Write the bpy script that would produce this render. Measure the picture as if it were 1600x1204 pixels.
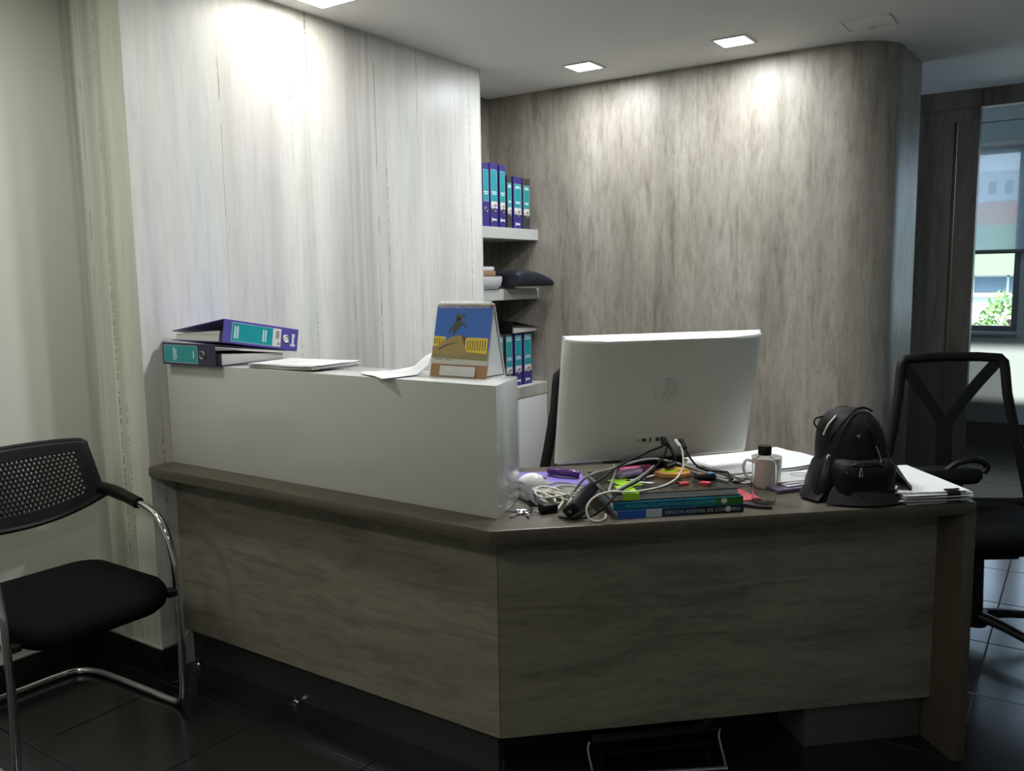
import bpy, bmesh, math, random
from mathutils import Vector, Matrix, Euler
random.seed(7)
S = bpy.context.scene
for o in list(bpy.data.objects):
    bpy.data.objects.remove(o, do_unlink=True)
COL = S.collection
PI = math.pi

# ------------------------------------------------------------------ camera
cd = bpy.data.cameras.new('camera'); cam = bpy.data.objects.new('camera', cd); COL.objects.link(cam)
cd.sensor_width = 36.0; cd.lens = 36.0 * 1330.0 / 1600.0; cd.clip_end = 300
_r = Vector((0.829, 0.560, -0.015)).normalized(); _f = Vector((-0.557, 0.821, -0.124)).normalized()
_u = _r.cross(_f).normalized(); _r = _f.cross(_u).normalized()
cam.matrix_world = Matrix(((_r.x, _u.x, -_f.x, 0.0), (_r.y, _u.y, -_f.y, 0.0), (_r.z, _u.z, -_f.z, 1.37), (0, 0, 0, 1)))
S.camera = cam

# ------------------------------------------------------------------ world, exposure
w = bpy.data.worlds.new('sky'); S.world = w; w.use_nodes = True
bg = w.node_tree.nodes['Background']; bg.inputs[0].default_value = (0.58, 0.77, 1.0, 1); bg.inputs[1].default_value = 2.2
sl_ = bpy.data.lights.new('sun', 'SUN'); sl_.energy = 6.0; sl_.color = (1.0, 0.95, 0.86); sl_.angle = 0.02
sun = bpy.data.objects.new('sun', sl_); COL.objects.link(sun); sun.rotation_euler = Euler((math.radians(48), 0, math.radians(-25)))
S.view_settings.view_transform = 'Standard'; S.view_settings.look = 'None'
S.view_settings.exposure = 0.4; S.view_settings.gamma = 1.0; S.view_settings.use_curve_mapping = False
PANEL_W = 9.0       # radiant watts of each square ceiling panel
DOWN_W = 10.0         # radiant watts of each downlight
CZ = 2.43            # ceiling height

# ------------------------------------------------------------------ materials
MATS = {}
def mat(name, col, rough=0.5, metal=0.0, spec=0.5, **kw):
    if name in MATS: return MATS[name]
    m = bpy.data.materials.new(name); m.use_nodes = True
    p = m.node_tree.nodes['Principled BSDF']
    p.inputs['Base Color'].default_value = (*col, 1); p.inputs['Roughness'].default_value = rough
    p.inputs['Metallic'].default_value = metal; p.inputs['Specular IOR Level'].default_value = spec
    for k, v in kw.items(): p.inputs[k].default_value = v
    MATS[name] = m
    return m

def nd(m, t, **kw):
    n = m.node_tree.nodes.new(t)
    for k, v in kw.items(): setattr(n, k, v)
    return n
def lk(m, a, b): m.node_tree.links.new(a, b)
def mth(m, op, a, b=None, c=None):
    n = nd(m, 'ShaderNodeMath', operation=op)
    for i, v in enumerate((a, b, c)):
        if v is None: continue
        if isinstance(v, (int, float)): n.inputs[i].default_value = v
        else: lk(m, v, n.inputs[i])
    return n.outputs[0]
def noise(m, vec, scale, detail=4, rough=0.55, dist=0.0):
    n = nd(m, 'ShaderNodeTexNoise'); n.inputs['Scale'].default_value = scale; n.inputs['Detail'].default_value = detail
    n.inputs['Roughness'].default_value = rough; n.inputs['Distortion'].default_value = dist
    lk(m, vec, n.inputs['Vector']); return n.outputs['Fac']
def mapping(m, sc, loc=(0, 0, 0)):
    tc = nd(m, 'ShaderNodeTexCoord'); mp = nd(m, 'ShaderNodeMapping')
    mp.inputs['Scale'].default_value = sc; mp.inputs['Location'].default_value = loc
    lk(m, tc.outputs['Object'], mp.inputs['Vector']); return mp.outputs['Vector']
def ramp(m, fac, stops):
    r = nd(m, 'ShaderNodeValToRGB'); e = r.color_ramp.elements
    while len(e) < len(stops): e.new(0.5)
    for i, (p, c) in enumerate(stops):
        e[i].position = p; e[i].color = (*c, 1) if len(c) == 3 else c
    lk(m, fac, r.inputs[0]); return r.outputs[0]
def mix(m, fac, a, b, mode='MIX'):
    n = nd(m, 'ShaderNodeMix', data_type='RGBA', blend_type=mode)
    for i, v in ((0, fac), (6, a), (7, b)):
        if isinstance(v, (int, float)): n.inputs[i].default_value = v
        elif isinstance(v, tuple): n.inputs[i].default_value = (*v, 1)
        else: lk(m, v, n.inputs[i])
    return n.outputs[2]
def bump(m, fac, strength, dist=0.002):
    b = nd(m, 'ShaderNodeBump'); b.inputs['Strength'].default_value = strength; b.inputs['Distance'].default_value = dist
    lk(m, fac, b.inputs['Height']); lk(m, b.outputs[0], m.node_tree.nodes['Principled BSDF'].inputs['Normal'])
def setcol(m, c): lk(m, c, m.node_tree.nodes['Principled BSDF'].inputs['Base Color'])

def weathered(name, axes, tint=(1, 1, 1), rough=0.42, k=1.0, planks=None):
    """grey-brown weathered wood laminate; axes = scale per object axis (small along the grain)"""
    m = mat(name, (0.3, 0.28, 0.25), rough, spec=0.4)
    v1 = mapping(m, tuple(a * 0.28 for a in axes)); v2 = mapping(m, axes, (3.1, 1.7, 5.2)); v3 = mapping(m, tuple(a * 4.0 for a in axes), (7, 2, 1))
    t = lambda c: tuple(c[i] * tint[i] * k for i in range(3))
    broad = noise(m, v1, 1.5, 4, 0.6, 0.3); mid = noise(m, v2, 1.4, 9, 0.72, 0.5); fine = noise(m, v3, 1.5, 6, 0.7)
    c = ramp(m, broad, [(0.30, t((0.325, 0.305, 0.275))), (0.5, t((0.40, 0.38, 0.345))), (0.70, t((0.47, 0.45, 0.42)))])
    c = mix(m, 0.72, c, ramp(m, mid, [(0.32, (0.45, 0.42, 0.38)), (0.44, (0.80, 0.78, 0.75)), (0.52, (1.0, 0.99, 0.98)), (0.72, (1.10, 1.09, 1.07))]), 'MULTIPLY')
    c = mix(m, 0.42, c, ramp(m, fine, [(0.36, (0.55, 0.53, 0.50)), (0.5, (0.95, 0.94, 0.93)), (0.66, (1.08, 1.08, 1.06))]), 'MULTIPLY')
    if planks:                                      # faint board-to-board change of tone
        ax_, wd = planks
        tc = nd(m, 'ShaderNodeTexCoord'); sep = nd(m, 'ShaderNodeSeparateXYZ'); lk(m, tc.outputs['Object'], sep.inputs[0])
        wn = nd(m, 'ShaderNodeTexWhiteNoise', noise_dimensions='1D'); lk(m, mth(m, 'FLOOR', mth(m, 'DIVIDE', sep.outputs[ax_], wd)), wn.inputs['W'])
        c = mix(m, 0.5, c, ramp(m, wn.outputs['Value'], [(0.0, (0.80, 0.785, 0.77)), (1.0, (1.08, 1.08, 1.07))]), 'MULTIPLY')
    setcol(m, c); bump(m, fine, 0.10, 0.001)
    return m

def cream_boards(name, axis, lines, bands, tint=(1, 1, 1), rough=0.38):
    """pale laminate with broad vertical tone bands and thin broken dark lines at given positions along axis"""
    m = mat(name, (0.6, 0.58, 0.5), rough, spec=0.45)
    sc = [0.02, 0.02, 0.02]; sc[axis] = 1.0
    def vm(f, z, loc=(0, 0, 0)):
        s = [0.0, 0.0, z]; s[axis] = f; return mapping(m, tuple(s), loc)
    tc = nd(m, 'ShaderNodeTexCoord'); sep = nd(m, 'ShaderNodeSeparateXYZ'); lk(m, tc.outputs['Object'], sep.inputs[0])
    pos = sep.outputs[axis]; z = sep.outputs[2]
    t = lambda c: tuple(c[i] * tint[i] for i in range(3))
    broad = noise(m, vm(3.2, 0.12), 1.0, 2, 0.5); mid = noise(m, vm(8, 0.9), 1.0, 4, 0.55); fine = noise(m, vm(45, 5.0), 1.0, 5, 0.65)
    c = ramp(m, broad, [(0.33, t((0.64, 0.62, 0.60))), (0.45, t((0.78, 0.76, 0.745))), (0.55, t((0.84, 0.83, 0.77))), (0.68, t((0.74, 0.76, 0.75)))])
    c = mix(m, 0.35, c, ramp(m, mid, [(0.33, (0.70, 0.69, 0.67)), (0.5, (0.96, 0.96, 0.95)), (0.66, (1.05, 1.05, 1.03))]), 'MULTIPLY')
    c = mix(m, 0.22, c, ramp(m, fine, [(0.36, (0.62, 0.61, 0.60)), (0.5, (0.97, 0.97, 0.97)), (0.66, (1.04, 1.04, 1.04))]), 'MULTIPLY')
    wob = noise(m, vm(0.5, 1.4), 1.0, 4, 0.6)
    p2 = mth(m, 'ADD', pos, mth(m, 'MULTIPLY', mth(m, 'SUBTRACT', wob, 0.5), 0.035))
    for b, wd, amt in bands:                       # soft darker grain bands
        dd = mth(m, 'ABSOLUTE', mth(m, 'SUBTRACT', p2, b))
        mk = nd(m, 'ShaderNodeMapRange'); mk.interpolation_type = 'SMOOTHSTEP'
        mk.inputs[1].default_value = 0.0; mk.inputs[2].default_value = wd; mk.inputs[3].default_value = amt; mk.inputs[4].default_value = 0.0
        lk(m, dd, mk.inputs[0])
        gate = ramp(m, noise(m, vm(30, 0.6, (b, 0, 0)), 1.0, 4, 0.6), [(0.3, (0.35,) * 3), (0.6, (1, 1, 1))])
        c = mix(m, mth(m, 'MULTIPLY', mk.outputs[0], gate), c, t((0.22, 0.205, 0.18)))
    for i, (b, wd, dash) in enumerate(lines):      # thin cracked lines
        dd = mth(m, 'ABSOLUTE', mth(m, 'SUBTRACT', mth(m, 'ADD', pos, mth(m, 'MULTIPLY', mth(m, 'SUBTRACT', wob, 0.5), 0.02)), b))
        mk = nd(m, 'ShaderNodeMapRange'); mk.interpolation_type = 'SMOOTHSTEP'
        mk.inputs[1].default_value = wd * 0.3; mk.inputs[2].default_value = wd; mk.inputs[3].default_value = 1.0; mk.inputs[4].default_value = 0.0
        lk(m, dd, mk.inputs[0])
        s = [0, 0, 120.0 if dash else 9.0]; s[axis] = 3.0
        g = ramp(m, noise(m, mapping(m, tuple(s), (i * 3.7, i * 1.3, i * 2.1)), 1.0, 2, 0.5), [(0.44, (0, 0, 0)), (0.56, (1, 1, 1))])
        g2 = ramp(m, noise(m, vm(0.2, 1.1, (i * 5.1, i * 2.2, i * 4.3)), 1.0, 2, 0.5), [(0.42, (0.12,) * 3), (0.58, (1, 1, 1))])
        c = mix(m, mth(m, 'MULTIPLY', mth(m, 'MULTIPLY', mk.outputs[0], g), mth(m, 'MULTIPLY', g2, 0.8)), c, (0.12, 0.115, 0.12))
    setcol(m, c)
    return m

def plaster(name, col, rough=0.7):
    m = mat(name, col, rough, spec=0.3)
    v = mapping(m, (1, 1, 1)); a = noise(m, v, 1.3, 4, 0.5); f = noise(m, v, 220, 2, 0.5)
    setcol(m, mix(m, 0.5, ramp(m, a, [(0.3, tuple(c * 0.95 for c in col)), (0.7, tuple(min(1, c * 1.04) for c in col))]), col))
    bump(m, f, 0.05, 0.001)
    return m

M_ceil = plaster('ceiling_paint', (0.84, 0.835, 0.81))
M_wall = plaster('wall_paint', (0.76, 0.775, 0.69), 0.5)
M_wall_far = plaster('wall_paint_far', (0.46, 0.55, 0.55), 0.6)
M_panelA = cream_boards('cream_board', 1, [(1.73, 0.006, True), (2.045, 0.003, False), (2.381, 0.004, True), (2.472, 0.005, True), (2.695, 0.003, False), (2.862, 0.004, False), (2.925, 0.005, True), (3.148, 0.0025, False), (3.551, 0.003, True)],
                        [(2.70, 0.10, 0.35), (2.80, 0.13, 0.45), (2.92, 0.06, 0.3), (2.08, 0.10, 0.22), (3.30, 0.12, 0.18), (2.45, 0.06, 0.2)])
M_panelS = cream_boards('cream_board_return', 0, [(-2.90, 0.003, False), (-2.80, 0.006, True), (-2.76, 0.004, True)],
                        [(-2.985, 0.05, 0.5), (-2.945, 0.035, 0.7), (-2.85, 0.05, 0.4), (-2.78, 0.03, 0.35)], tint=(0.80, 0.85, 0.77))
M_back = weathered('weathered_board', (11.0, 11.0, 1.9), tint=(1.02, 0.99, 0.94), k=0.86, planks=(0, 0.115))
M_col = weathered('weathered_column', (9.0, 9.0, 0.9), tint=(1.06, 1.0, 0.9), k=0.5)
M_deskp = weathered('weathered_desk', (1.9, 11.0, 11.0), tint=(0.99, 0.975, 0.86), rough=0.38, k=0.57)
M_niche = M_back
M_top = mat('worktop_brown', (0.11, 0.092, 0.068), 0.32, spec=0.5)
_f1 = noise(M_top, mapping(M_top, (3, 60, 60)), 1.0, 4, 0.6)
setcol(M_top, ramp(M_top, _f1, [(0.35, (0.080, 0.066, 0.047)), (0.65, (0.104, 0.087, 0.064))]))
M_white_gloss = mat('white_lacquer', (0.55, 0.56, 0.53), 0.08, spec=0.5)
M_white = mat('white_board', (0.66, 0.67, 0.66), 0.35)
M_bb = mat('black_baseboard', (0.012, 0.012, 0.012), 0.35)
M_bbtrim = mat('baseboard_bead', (0.42, 0.42, 0.38), 0.4)
M_tile = mat('black_tile', (0.016, 0.017, 0.019), 0.22, spec=0.95)
_t = noise(M_tile, mapping(M_tile, (1, 1, 1)), 9, 5, 0.6)
setcol(M_tile, ramp(M_tile, _t, [(0.3, (0.010, 0.011, 0.012)), (0.7, (0.014, 0.015, 0.017))]))
_p = M_tile.node_tree.nodes['Principled BSDF']
lk(M_tile, ramp(M_tile, noise(M_tile, mapping(M_tile, (1, 1, 1)), 30, 3, 0.5), [(0.3, (0.17,) * 3), (0.7, (0.20,) * 3)]), _p.inputs['Roughness'])
M_grout = mat('dark_grout', (0.008, 0.009, 0.011), 0.8)
M_black = mat('black_plastic', (0.006, 0.006, 0.006), 0.45, spec=0.28)
M_black_soft = mat('black_fabric', (0.0035, 0.004, 0.004), 0.85, spec=0.1)
M_black_gl = mat('black_gloss', (0.008, 0.008, 0.009), 0.2)
M_chrome = mat('chrome', (0.72, 0.73, 0.74), 0.10, metal=1.0)
M_steel = mat('brushed_steel', (0.55, 0.55, 0.55), 0.3, metal=1.0)
M_alu = mat('aluminium_grey', (0.17, 0.19, 0.2), 0.45, metal=0.4)
M_paper = mat('paper', (0.66, 0.66, 0.65), 0.7)
_pn = noise(M_paper, mapping(M_paper, (1, 1, 1)), 18, 3, 0.5)
setcol(M_paper, ramp(M_paper, _pn, [(0.3, (0.63, 0.63, 0.63)), (0.7, (0.69, 0.69, 0.68))]))
def page_edges(name, col, zs):
    m = mat(name, col, 0.8)
    f = noise(m, mapping(m, zs), 1.0, 2, 0.6)
    setcol(m, ramp(m, f, [(0.35, tuple(c * 0.55 for c in col)), (0.55, col)])); return m
M_edge_z = page_edges('page_edges', (0.66, 0.65, 0.60), (2, 2, 700))
M_edge_y = page_edges('page_edges_upright', (0.62, 0.61, 0.57), (2, 700, 2))
M_navy = mat('navy_board', (0.018, 0.020, 0.060), 0.4)
M_violet = mat('violet_board', (0.105, 0.085, 0.36), 0.35)
M_blue_b = mat('blue_board', (0.040, 0.028, 0.20), 0.35)
M_char_b = mat('charcoal_board', (0.05, 0.045, 0.055), 0.4)
M_teal = mat('teal_label', (0.012, 0.30, 0.33), 0.35)
M_sticker = mat('white_sticker', (0.70, 0.70, 0.68), 0.5)
M_ink = mat('pale_ink', (0.62, 0.74, 0.74), 0.5)
M_shadow_ink = mat('dark_ink', (0.06, 0.06, 0.06), 0.6)
M_barcode = mat('barcode_grey', (0.30, 0.26, 0.24), 0.6)

def emis(name, col, st):
    m = bpy.data.materials.new(name); m.use_nodes = True; nt = m.node_tree
    for n in list(nt.nodes): nt.nodes.remove(n)
    o = nt.nodes.new('ShaderNodeOutputMaterial'); e = nt.nodes.new('ShaderNodeEmission')
    e.inputs[0].default_value = (*col, 1); e.inputs[1].default_value = st; nt.links.new(e.outputs[0], o.inputs[0]); return m
def screen_mat(name, col, through, rough=0.8):
    """woven screen: part of the light passes straight through the holes"""
    m = mat(name, col, rough, spec=0.2)
    nt = m.node_tree; out = [n for n in nt.nodes if n.type == 'OUTPUT_MATERIAL'][0]; p = nt.nodes['Principled BSDF']
    t = nt.nodes.new('ShaderNodeBsdfTransparent'); x = nt.nodes.new('ShaderNodeMixShader'); x.inputs[0].default_value = through
    nt.links.new(p.outputs[0], x.inputs[1]); nt.links.new(t.outputs[0], x.inputs[2]); nt.links.new(x.outputs[0], out.inputs[0]); return m
M_mesh = screen_mat('chair_mesh', (0.010, 0.011, 0.011), 0.22)
M_shade = screen_mat('roller_screen', (0.42, 0.50, 0.54), 0.36)
_nt = M_shade.node_tree; _mx = [n for n in _nt.nodes if n.type == 'MIX_SHADER'][0]; _tr = _nt.nodes.new('ShaderNodeBsdfTranslucent'); _tr.inputs[0].default_value = (0.50, 0.60, 0.66, 1)
_m2 = _nt.nodes.new('ShaderNodeMixShader'); _m2.inputs[0].default_value = 0.6
_nt.links.new(_nt.nodes['Principled BSDF'].outputs[0], _m2.inputs[1]); _nt.links.new(_tr.outputs[0], _m2.inputs[2]); _nt.links.new(_m2.outputs[0], _mx.inputs[1])
M_clear = mat('clear_plastic', (0.95, 0.95, 0.95), 0.06, **{'Transmission Weight': 1.0, 'IOR': 1.2})
M_frost = mat('frosted_plastic', (0.85, 0.87, 0.88), 0.35, **{'Transmission Weight': 0.45, 'IOR': 1.3})
M_glass = mat('window_glass', (1, 1, 1), 0.0, **{'Transmission Weight': 1.0, 'IOR': 1.01})

# ------------------------------------------------------------------ geometry helpers
def nb(): return bmesh.new()
def box(bm, x0, x1, y0, y1, z0, z1, bev=0.0, seg=2, mi=0):
    vs = [bm.verts.new((x, y, z)) for z in (z0, z1) for (x, y) in ((x0, y0), (x1, y0), (x1, y1), (x0, y1))]
    fs = [bm.faces.new([vs[i] for i in q]) for q in ((3, 2, 1, 0), (4, 5, 6, 7), (0, 1, 5, 4), (1, 2, 6, 5), (2, 3, 7, 6), (3, 0, 4, 7))]
    for f in fs: f.material_index = mi
    if bev > 0:
        es = list({e for f in fs for e in f.edges})
        r = bmesh.ops.bevel(bm, geom=es, offset=bev, segments=seg, affect='EDGES', profile=0.5)
        for f in r['faces']: f.material_index = mi
    return vs
def prism(bm, pts, z0, z1, bev=0.0, mi=0):
    a = [bm.verts.new((p[0], p[1], z0)) for p in pts]; b = [bm.verts.new((p[0], p[1], z1)) for p in pts]
    n = len(pts); fs = [bm.faces.new(a[::-1]), bm.faces.new(b)]
    for i in range(n): fs.append(bm.faces.new((a[i], a[(i + 1) % n], b[(i + 1) % n], b[i])))
    for f in fs: f.material_index = mi
    if bev > 0:
        es = list({e for f in fs for e in f.edges})
        bmesh.ops.bevel(bm, geom=es, offset=bev, segments=2, affect='EDGES', profile=0.5)
    return fs
def smooth_path(pts, n=6, closed=False):
    P = [Vector(p) for p in pts]; out = []; N = len(P)
    rng = range(N if closed else N - 1)
    for i in rng:
        p0 = P[(i - 1) % N] if (closed or i > 0) else P[i] * 2 - P[i + 1]
        p1 = P[i]; p2 = P[(i + 1) % N]
        p3 = P[(i + 2) % N] if (closed or i + 2 < N) else p2 * 2 - p1
        for k in range(n):
            t = k / n
            out.append(0.5 * ((2 * p1) + (p2 - p0) * t + (2 * p0 - 5 * p1 + 4 * p2 - p3) * t * t + (3 * p1 - p0 - 3 * p2 + p3) * t ** 3))
    if not closed: out.append(P[-1])
    return out
def tube(bm, pts, r, seg=8, closed=False, cap=True, rad=None, flat=1.0, up=None, mi=0):
    P = [Vector(p) for p in pts]; N = len(P); rings = []
    T = []
    for i in range(N):
        a = P[(i - 1) % N] if (closed or i > 0) else P[i]; b = P[(i + 1) % N] if (closed or i < N - 1) else P[i]
        t = (b - a); T.append(t.normalized() if t.length > 1e-9 else Vector((0, 0, 1)))
    ref = Vector(up) if up else (Vector((0, 0, 1)) if abs(T[0].z) < 0.9 else Vector((1, 0, 0)))
    nrm = (ref - T[0] * ref.dot(T[0])).normalized()
    for i in range(N):
        if up:
            q = Vector(up) - T[i] * Vector(up).dot(T[i])
            if q.length > 1e-4: nrm = q.normalized()
        else:
            nrm = (nrm - T[i] * nrm.dot(T[i]))
            nrm = nrm.normalized() if nrm.length > 1e-6 else Vector((1, 0, 0))
        bn = T[i].cross(nrm); rr = rad[i] if rad else r
        rings.append([bm.verts.new(P[i] + nrm * (math.cos(2 * PI * k / seg) * rr * flat) + bn * (math.sin(2 * PI * k / seg) * rr)) for k in range(seg)])
    for i in range(N if closed else N - 1):
        A = rings[i]; Bq = rings[(i + 1) % N]
        for k in range(seg):
            f = bm.faces.new((A[k], A[(k + 1) % seg], Bq[(k + 1) % seg], Bq[k])); f.material_index = mi
    if cap and not closed:
        bm.faces.new(rings[0][::-1]).material_index = mi; bm.faces.new(rings[-1]).material_index = mi
    return rings
def lathe(bm, prof, seg=24, cx=0, cy=0, mi=0):
    rings = []
    for r, z in prof:
        if r < 1e-6: rings.append([bm.verts.new((cx, cy, z))])
        else: rings.append([bm.verts.new((cx + r * math.cos(2 * PI * k / seg), cy + r * math.sin(2 * PI * k / seg), z)) for k in range(seg)])
    for a, b in zip(rings, rings[1:]):
        for k in range(seg):
            k2 = (k + 1) % seg
            vs = ([a[0]] if len(a) == 1 else [a[k], a[k2]]) + ([b[0]] if len(b) == 1 else [b[k2], b[k]])
            if len(vs) >= 3: bm.faces.new(vs).material_index = mi
def ellipsoid(bm, c, r, seg=16, rings=10, e1=1.0, e2=1.0):
    sp = lambda v, e: math.copysign(abs(v) ** e, v)
    rows = []
    for i in range(rings + 1):
        a = -PI / 2 + PI * i / rings
        if i in (0, rings): rows.append([bm.verts.new((c[0], c[1], c[2] + r[2] * sp(math.sin(a), e1)))])
        else: rows.append([bm.verts.new((c[0] + r[0] * sp(math.cos(a), e1) * sp(math.cos(2 * PI * k / seg), e2), c[1] + r[1] * sp(math.cos(a), e1) * sp(math.sin(2 * PI * k / seg), e2), c[2] + r[2] * sp(math.sin(a), e1))) for k in range(seg)])
    for a, b in zip(rows, rows[1:]):
        for k in range(seg):
            k2 = (k + 1) % seg
            bm.faces.new(([a[0]] if len(a) == 1 else [a[k], a[k2]]) + ([b[0]] if len(b) == 1 else [b[k2], b[k]]))
def poly(bm, pts, mi=0):
    f = bm.faces.new([bm.verts.new(p) for p in pts]); f.material_index = mi; return f
def solid(bm, t):
    bm.normal_update(); bmesh.ops.solidify(bm, geom=list(bm.faces), thickness=t)
def xform(bm, mtx): bmesh.ops.transform(bm, matrix=mtx, verts=bm.verts)

def obj(name, bm, m, parent=None, smooth=35, fix=True):
    if fix: bmesh.ops.recalc_face_normals(bm, faces=bm.faces)
    me = bpy.data.meshes.new(name); bm.to_mesh(me); bm.free()
    for x in (m if isinstance(m, (list, tuple)) else [m]): me.materials.append(x)
    if smooth:
        me.polygons.foreach_set('use_smooth', [True] * len(me.polygons)); me.set_sharp_from_angle(angle=math.radians(smooth))
    o = bpy.data.objects.new(name, me); COL.objects.link(o)
    if parent: o.parent = parent
    return o
def tag(o, label, cat, group=None):
    o['label'] = label; o['category'] = cat
    if group: o['group'] = group
    return o
def thing(name, label, cat, loc=(0, 0, 0), rotz=0.0, group=None):
    o = bpy.data.objects.new(name, None); COL.objects.link(o); o.empty_display_size = 0.05
    o.location = loc; o.rotation_euler = (0, 0, rotz); return tag(o, label, cat, group)
def solo(name, bm, m, label, cat, group=None, smooth=35):
    """one-mesh thing given in world coordinates; origin goes to the middle of its base"""
    xs = [v.co.x for v in bm.verts]; ys = [v.co.y for v in bm.verts]; zs = [v.co.z for v in bm.verts]
    c = Vector(((min(xs) + max(xs)) / 2, (min(ys) + max(ys)) / 2, min(zs)))
    bmesh.ops.translate(bm, verts=bm.verts, vec=-c)
    o = obj(name, bm, m, None, smooth); o.location = c; return tag(o, label, cat, group)
def struct(name, bm, m, parent=None, smooth=35):
    o = obj(name, bm, m, parent, smooth)
    if not parent: o['kind'] = 'structure'
    return o
def sbox(name, m, *a, parent=None, bev=0.0):
    b = nb(); box(b, *a, bev=bev); return struct(name, b, m, parent)
def part(name, m, parent, *a, bev=0.0, smooth=35):
    b = nb(); box(b, *a, bev=bev); return obj(name, b, m, parent, smooth)
def copy_tree(o, parent=None):
    c = o.copy(); COL.objects.link(c); c.parent = parent
    for ch in list(o.children): copy_tree(ch, c)
    return c
def text_bm(s, size, depth=0.0003, space=1.0):
    """flat lettering mesh in the xy plane, starting at the origin"""
    cu = bpy.data.curves.new('lettering', 'FONT'); cu.body = s; cu.size = size; cu.extrude = depth; cu.space_character = space; cu.resolution_u = 2
    t = bpy.data.objects.new('lettering', cu); COL.objects.link(t)
    dg = bpy.context.evaluated_depsgraph_get(); me = bpy.data.meshes.new_from_object(t.evaluated_get(dg))
    b = nb(); b.from_mesh(me); bpy.data.objects.remove(t); bpy.data.curves.remove(cu); bpy.data.meshes.remove(me); return b

# desk frame: s runs along the right-hand front edge, b goes in from that edge
P0 = Vector((-1.202, 1.664, 0)); DD = Vector((0.732, 0.681, 0)).normalized(); DB = Vector((-DD.y, DD.x, 0)); RZ = math.atan2(DD.y, DD.x)
def D(s, b, z=0.75): v = P0 + DD * s + DB * b; return Vector((v.x, v.y, z))
ZT = 0.75

# ================================================================== THE ROOM
T = 0.463; X0 = -0.2425; Y0 = 3.024
fl = sbox('floor', M_grout, -3.3, 3.2, -3.2, 8.2, -0.06, -0.0025)
b = nb(); g = 0.0022; box(b, g, T - g, g, T - g, -0.010, 0.0, bev=0.0012, seg=1)
tile0 = obj('floor_tile', b, M_tile, fl, 30)
first = True
for i in range(-6, 4):
    for j in range(-6, 11):
        x = X0 + i * T; y = Y0 + j * T
        if y < 0.2 or y > 7.6: continue
        o = tile0 if first else tile0.copy()
        if not first: COL.objects.link(o)
        o.location = (x, y, 0); first = False
b = nb()
for (x0, x1, y0, y1) in ((-3.3, 3.2, -3.2, Y0 - 6 * T), (X0 + 4 * T, 3.2, Y0 - 6 * T, 8.2), (-3.3, X0 + 4 * T, Y0 + 10 * T, 8.2)):
    box(b, x0, x1, y0, y1, -0.010, 0.0)
far_tiles = obj('floor_far', b, M_tile, fl); far_tiles['kind'] = 'stuff'

XA = -2.645; XL = -3.005; YS = 1.675; YP = 3.646; YB = 4.26
sbox('ceiling', M_ceil, -3.3, 3.2, -3.2, 5.78, CZ, CZ + 0.08)
sbox('ceiling_far', M_ceil, -3.3, 3.2, 5.88, 8.2, 2.86, 2.94)
sbox('wall_left', M_wall, -3.3, XL, -3.2, YS, 0, CZ)
b = nb()                                              # cream return beside the left wall
box(b, XL, XA - 0.0005, YS, YS + 0.03, 0, CZ); struct('wall_return', b, M_panelS)
b = nb(); box(b, -3.3, XA, YS + 0.0005, YP, 0, CZ); struct('wall_panel', b, M_panelA)
sbox('trim_1', M_white, XA, XA + 0.0015, YP - 0.006, YP, 0, CZ)
sbox('wall_niche', M_niche, -3.3, -3.03, YP, YB, 0, CZ)
# back wall with rounded corner
pts = [(-3.3, YB)]
r = 0.25; cx, cy = -1.04, YB + r
pts.append((cx, YB))
for k in range(1, 13):
    a = -PI / 2 + k * (PI / 2) / 12; pts.append((cx + r * math.cos(a), cy + r * math.sin(a)))
pts += [(-0.774, 4.893), (-0.86, 4.91), (-3.3, 4.91)]
b = nb(); prism(b, pts, 0, CZ); struct('wall_back', b, M_back, smooth=25)
# passage to the window room: dark wooden pier with a slot pull, beam above
b = nb()
for (x0, x1, z0, z1) in ((-3.3, -0.727, 0, CZ), (-0.705, -0.592, 0, CZ), (-0.727, -0.705, 2.25, CZ), (-0.727, -0.705, 0, 0.55)):
    box(b, x0, x1, 5.79, 5.88, z0, z1)
box(b, -0.727, -0.705, 5.82, 5.88, 0.55, 2.25)
struct('wall_pier', b, M_col)
sbox('trim_2', M_steel, -0.709, -0.7055, 5.785, 5.80, 0.55, 2.25)
sbox('trim_3', M_col, -0.592, 3.2, 5.79, 5.88, 2.327, 2.94)
sbox('trim_4', M_col, -3.3, -0.592, 5.775, 5.79, 2.327, CZ)
sbox('wall_passage_left', M_wall_far, -3.3, -3.2, 5.88, 8.0, 0, 2.86)
sbox('wall_right', M_wall_far, 3.1, 3.2, -3.2, 8.2, 0, 2.9)
sbox('wall_front', M_wall, -3.3, 3.2, -3.3, -3.2, 0, CZ)
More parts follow.
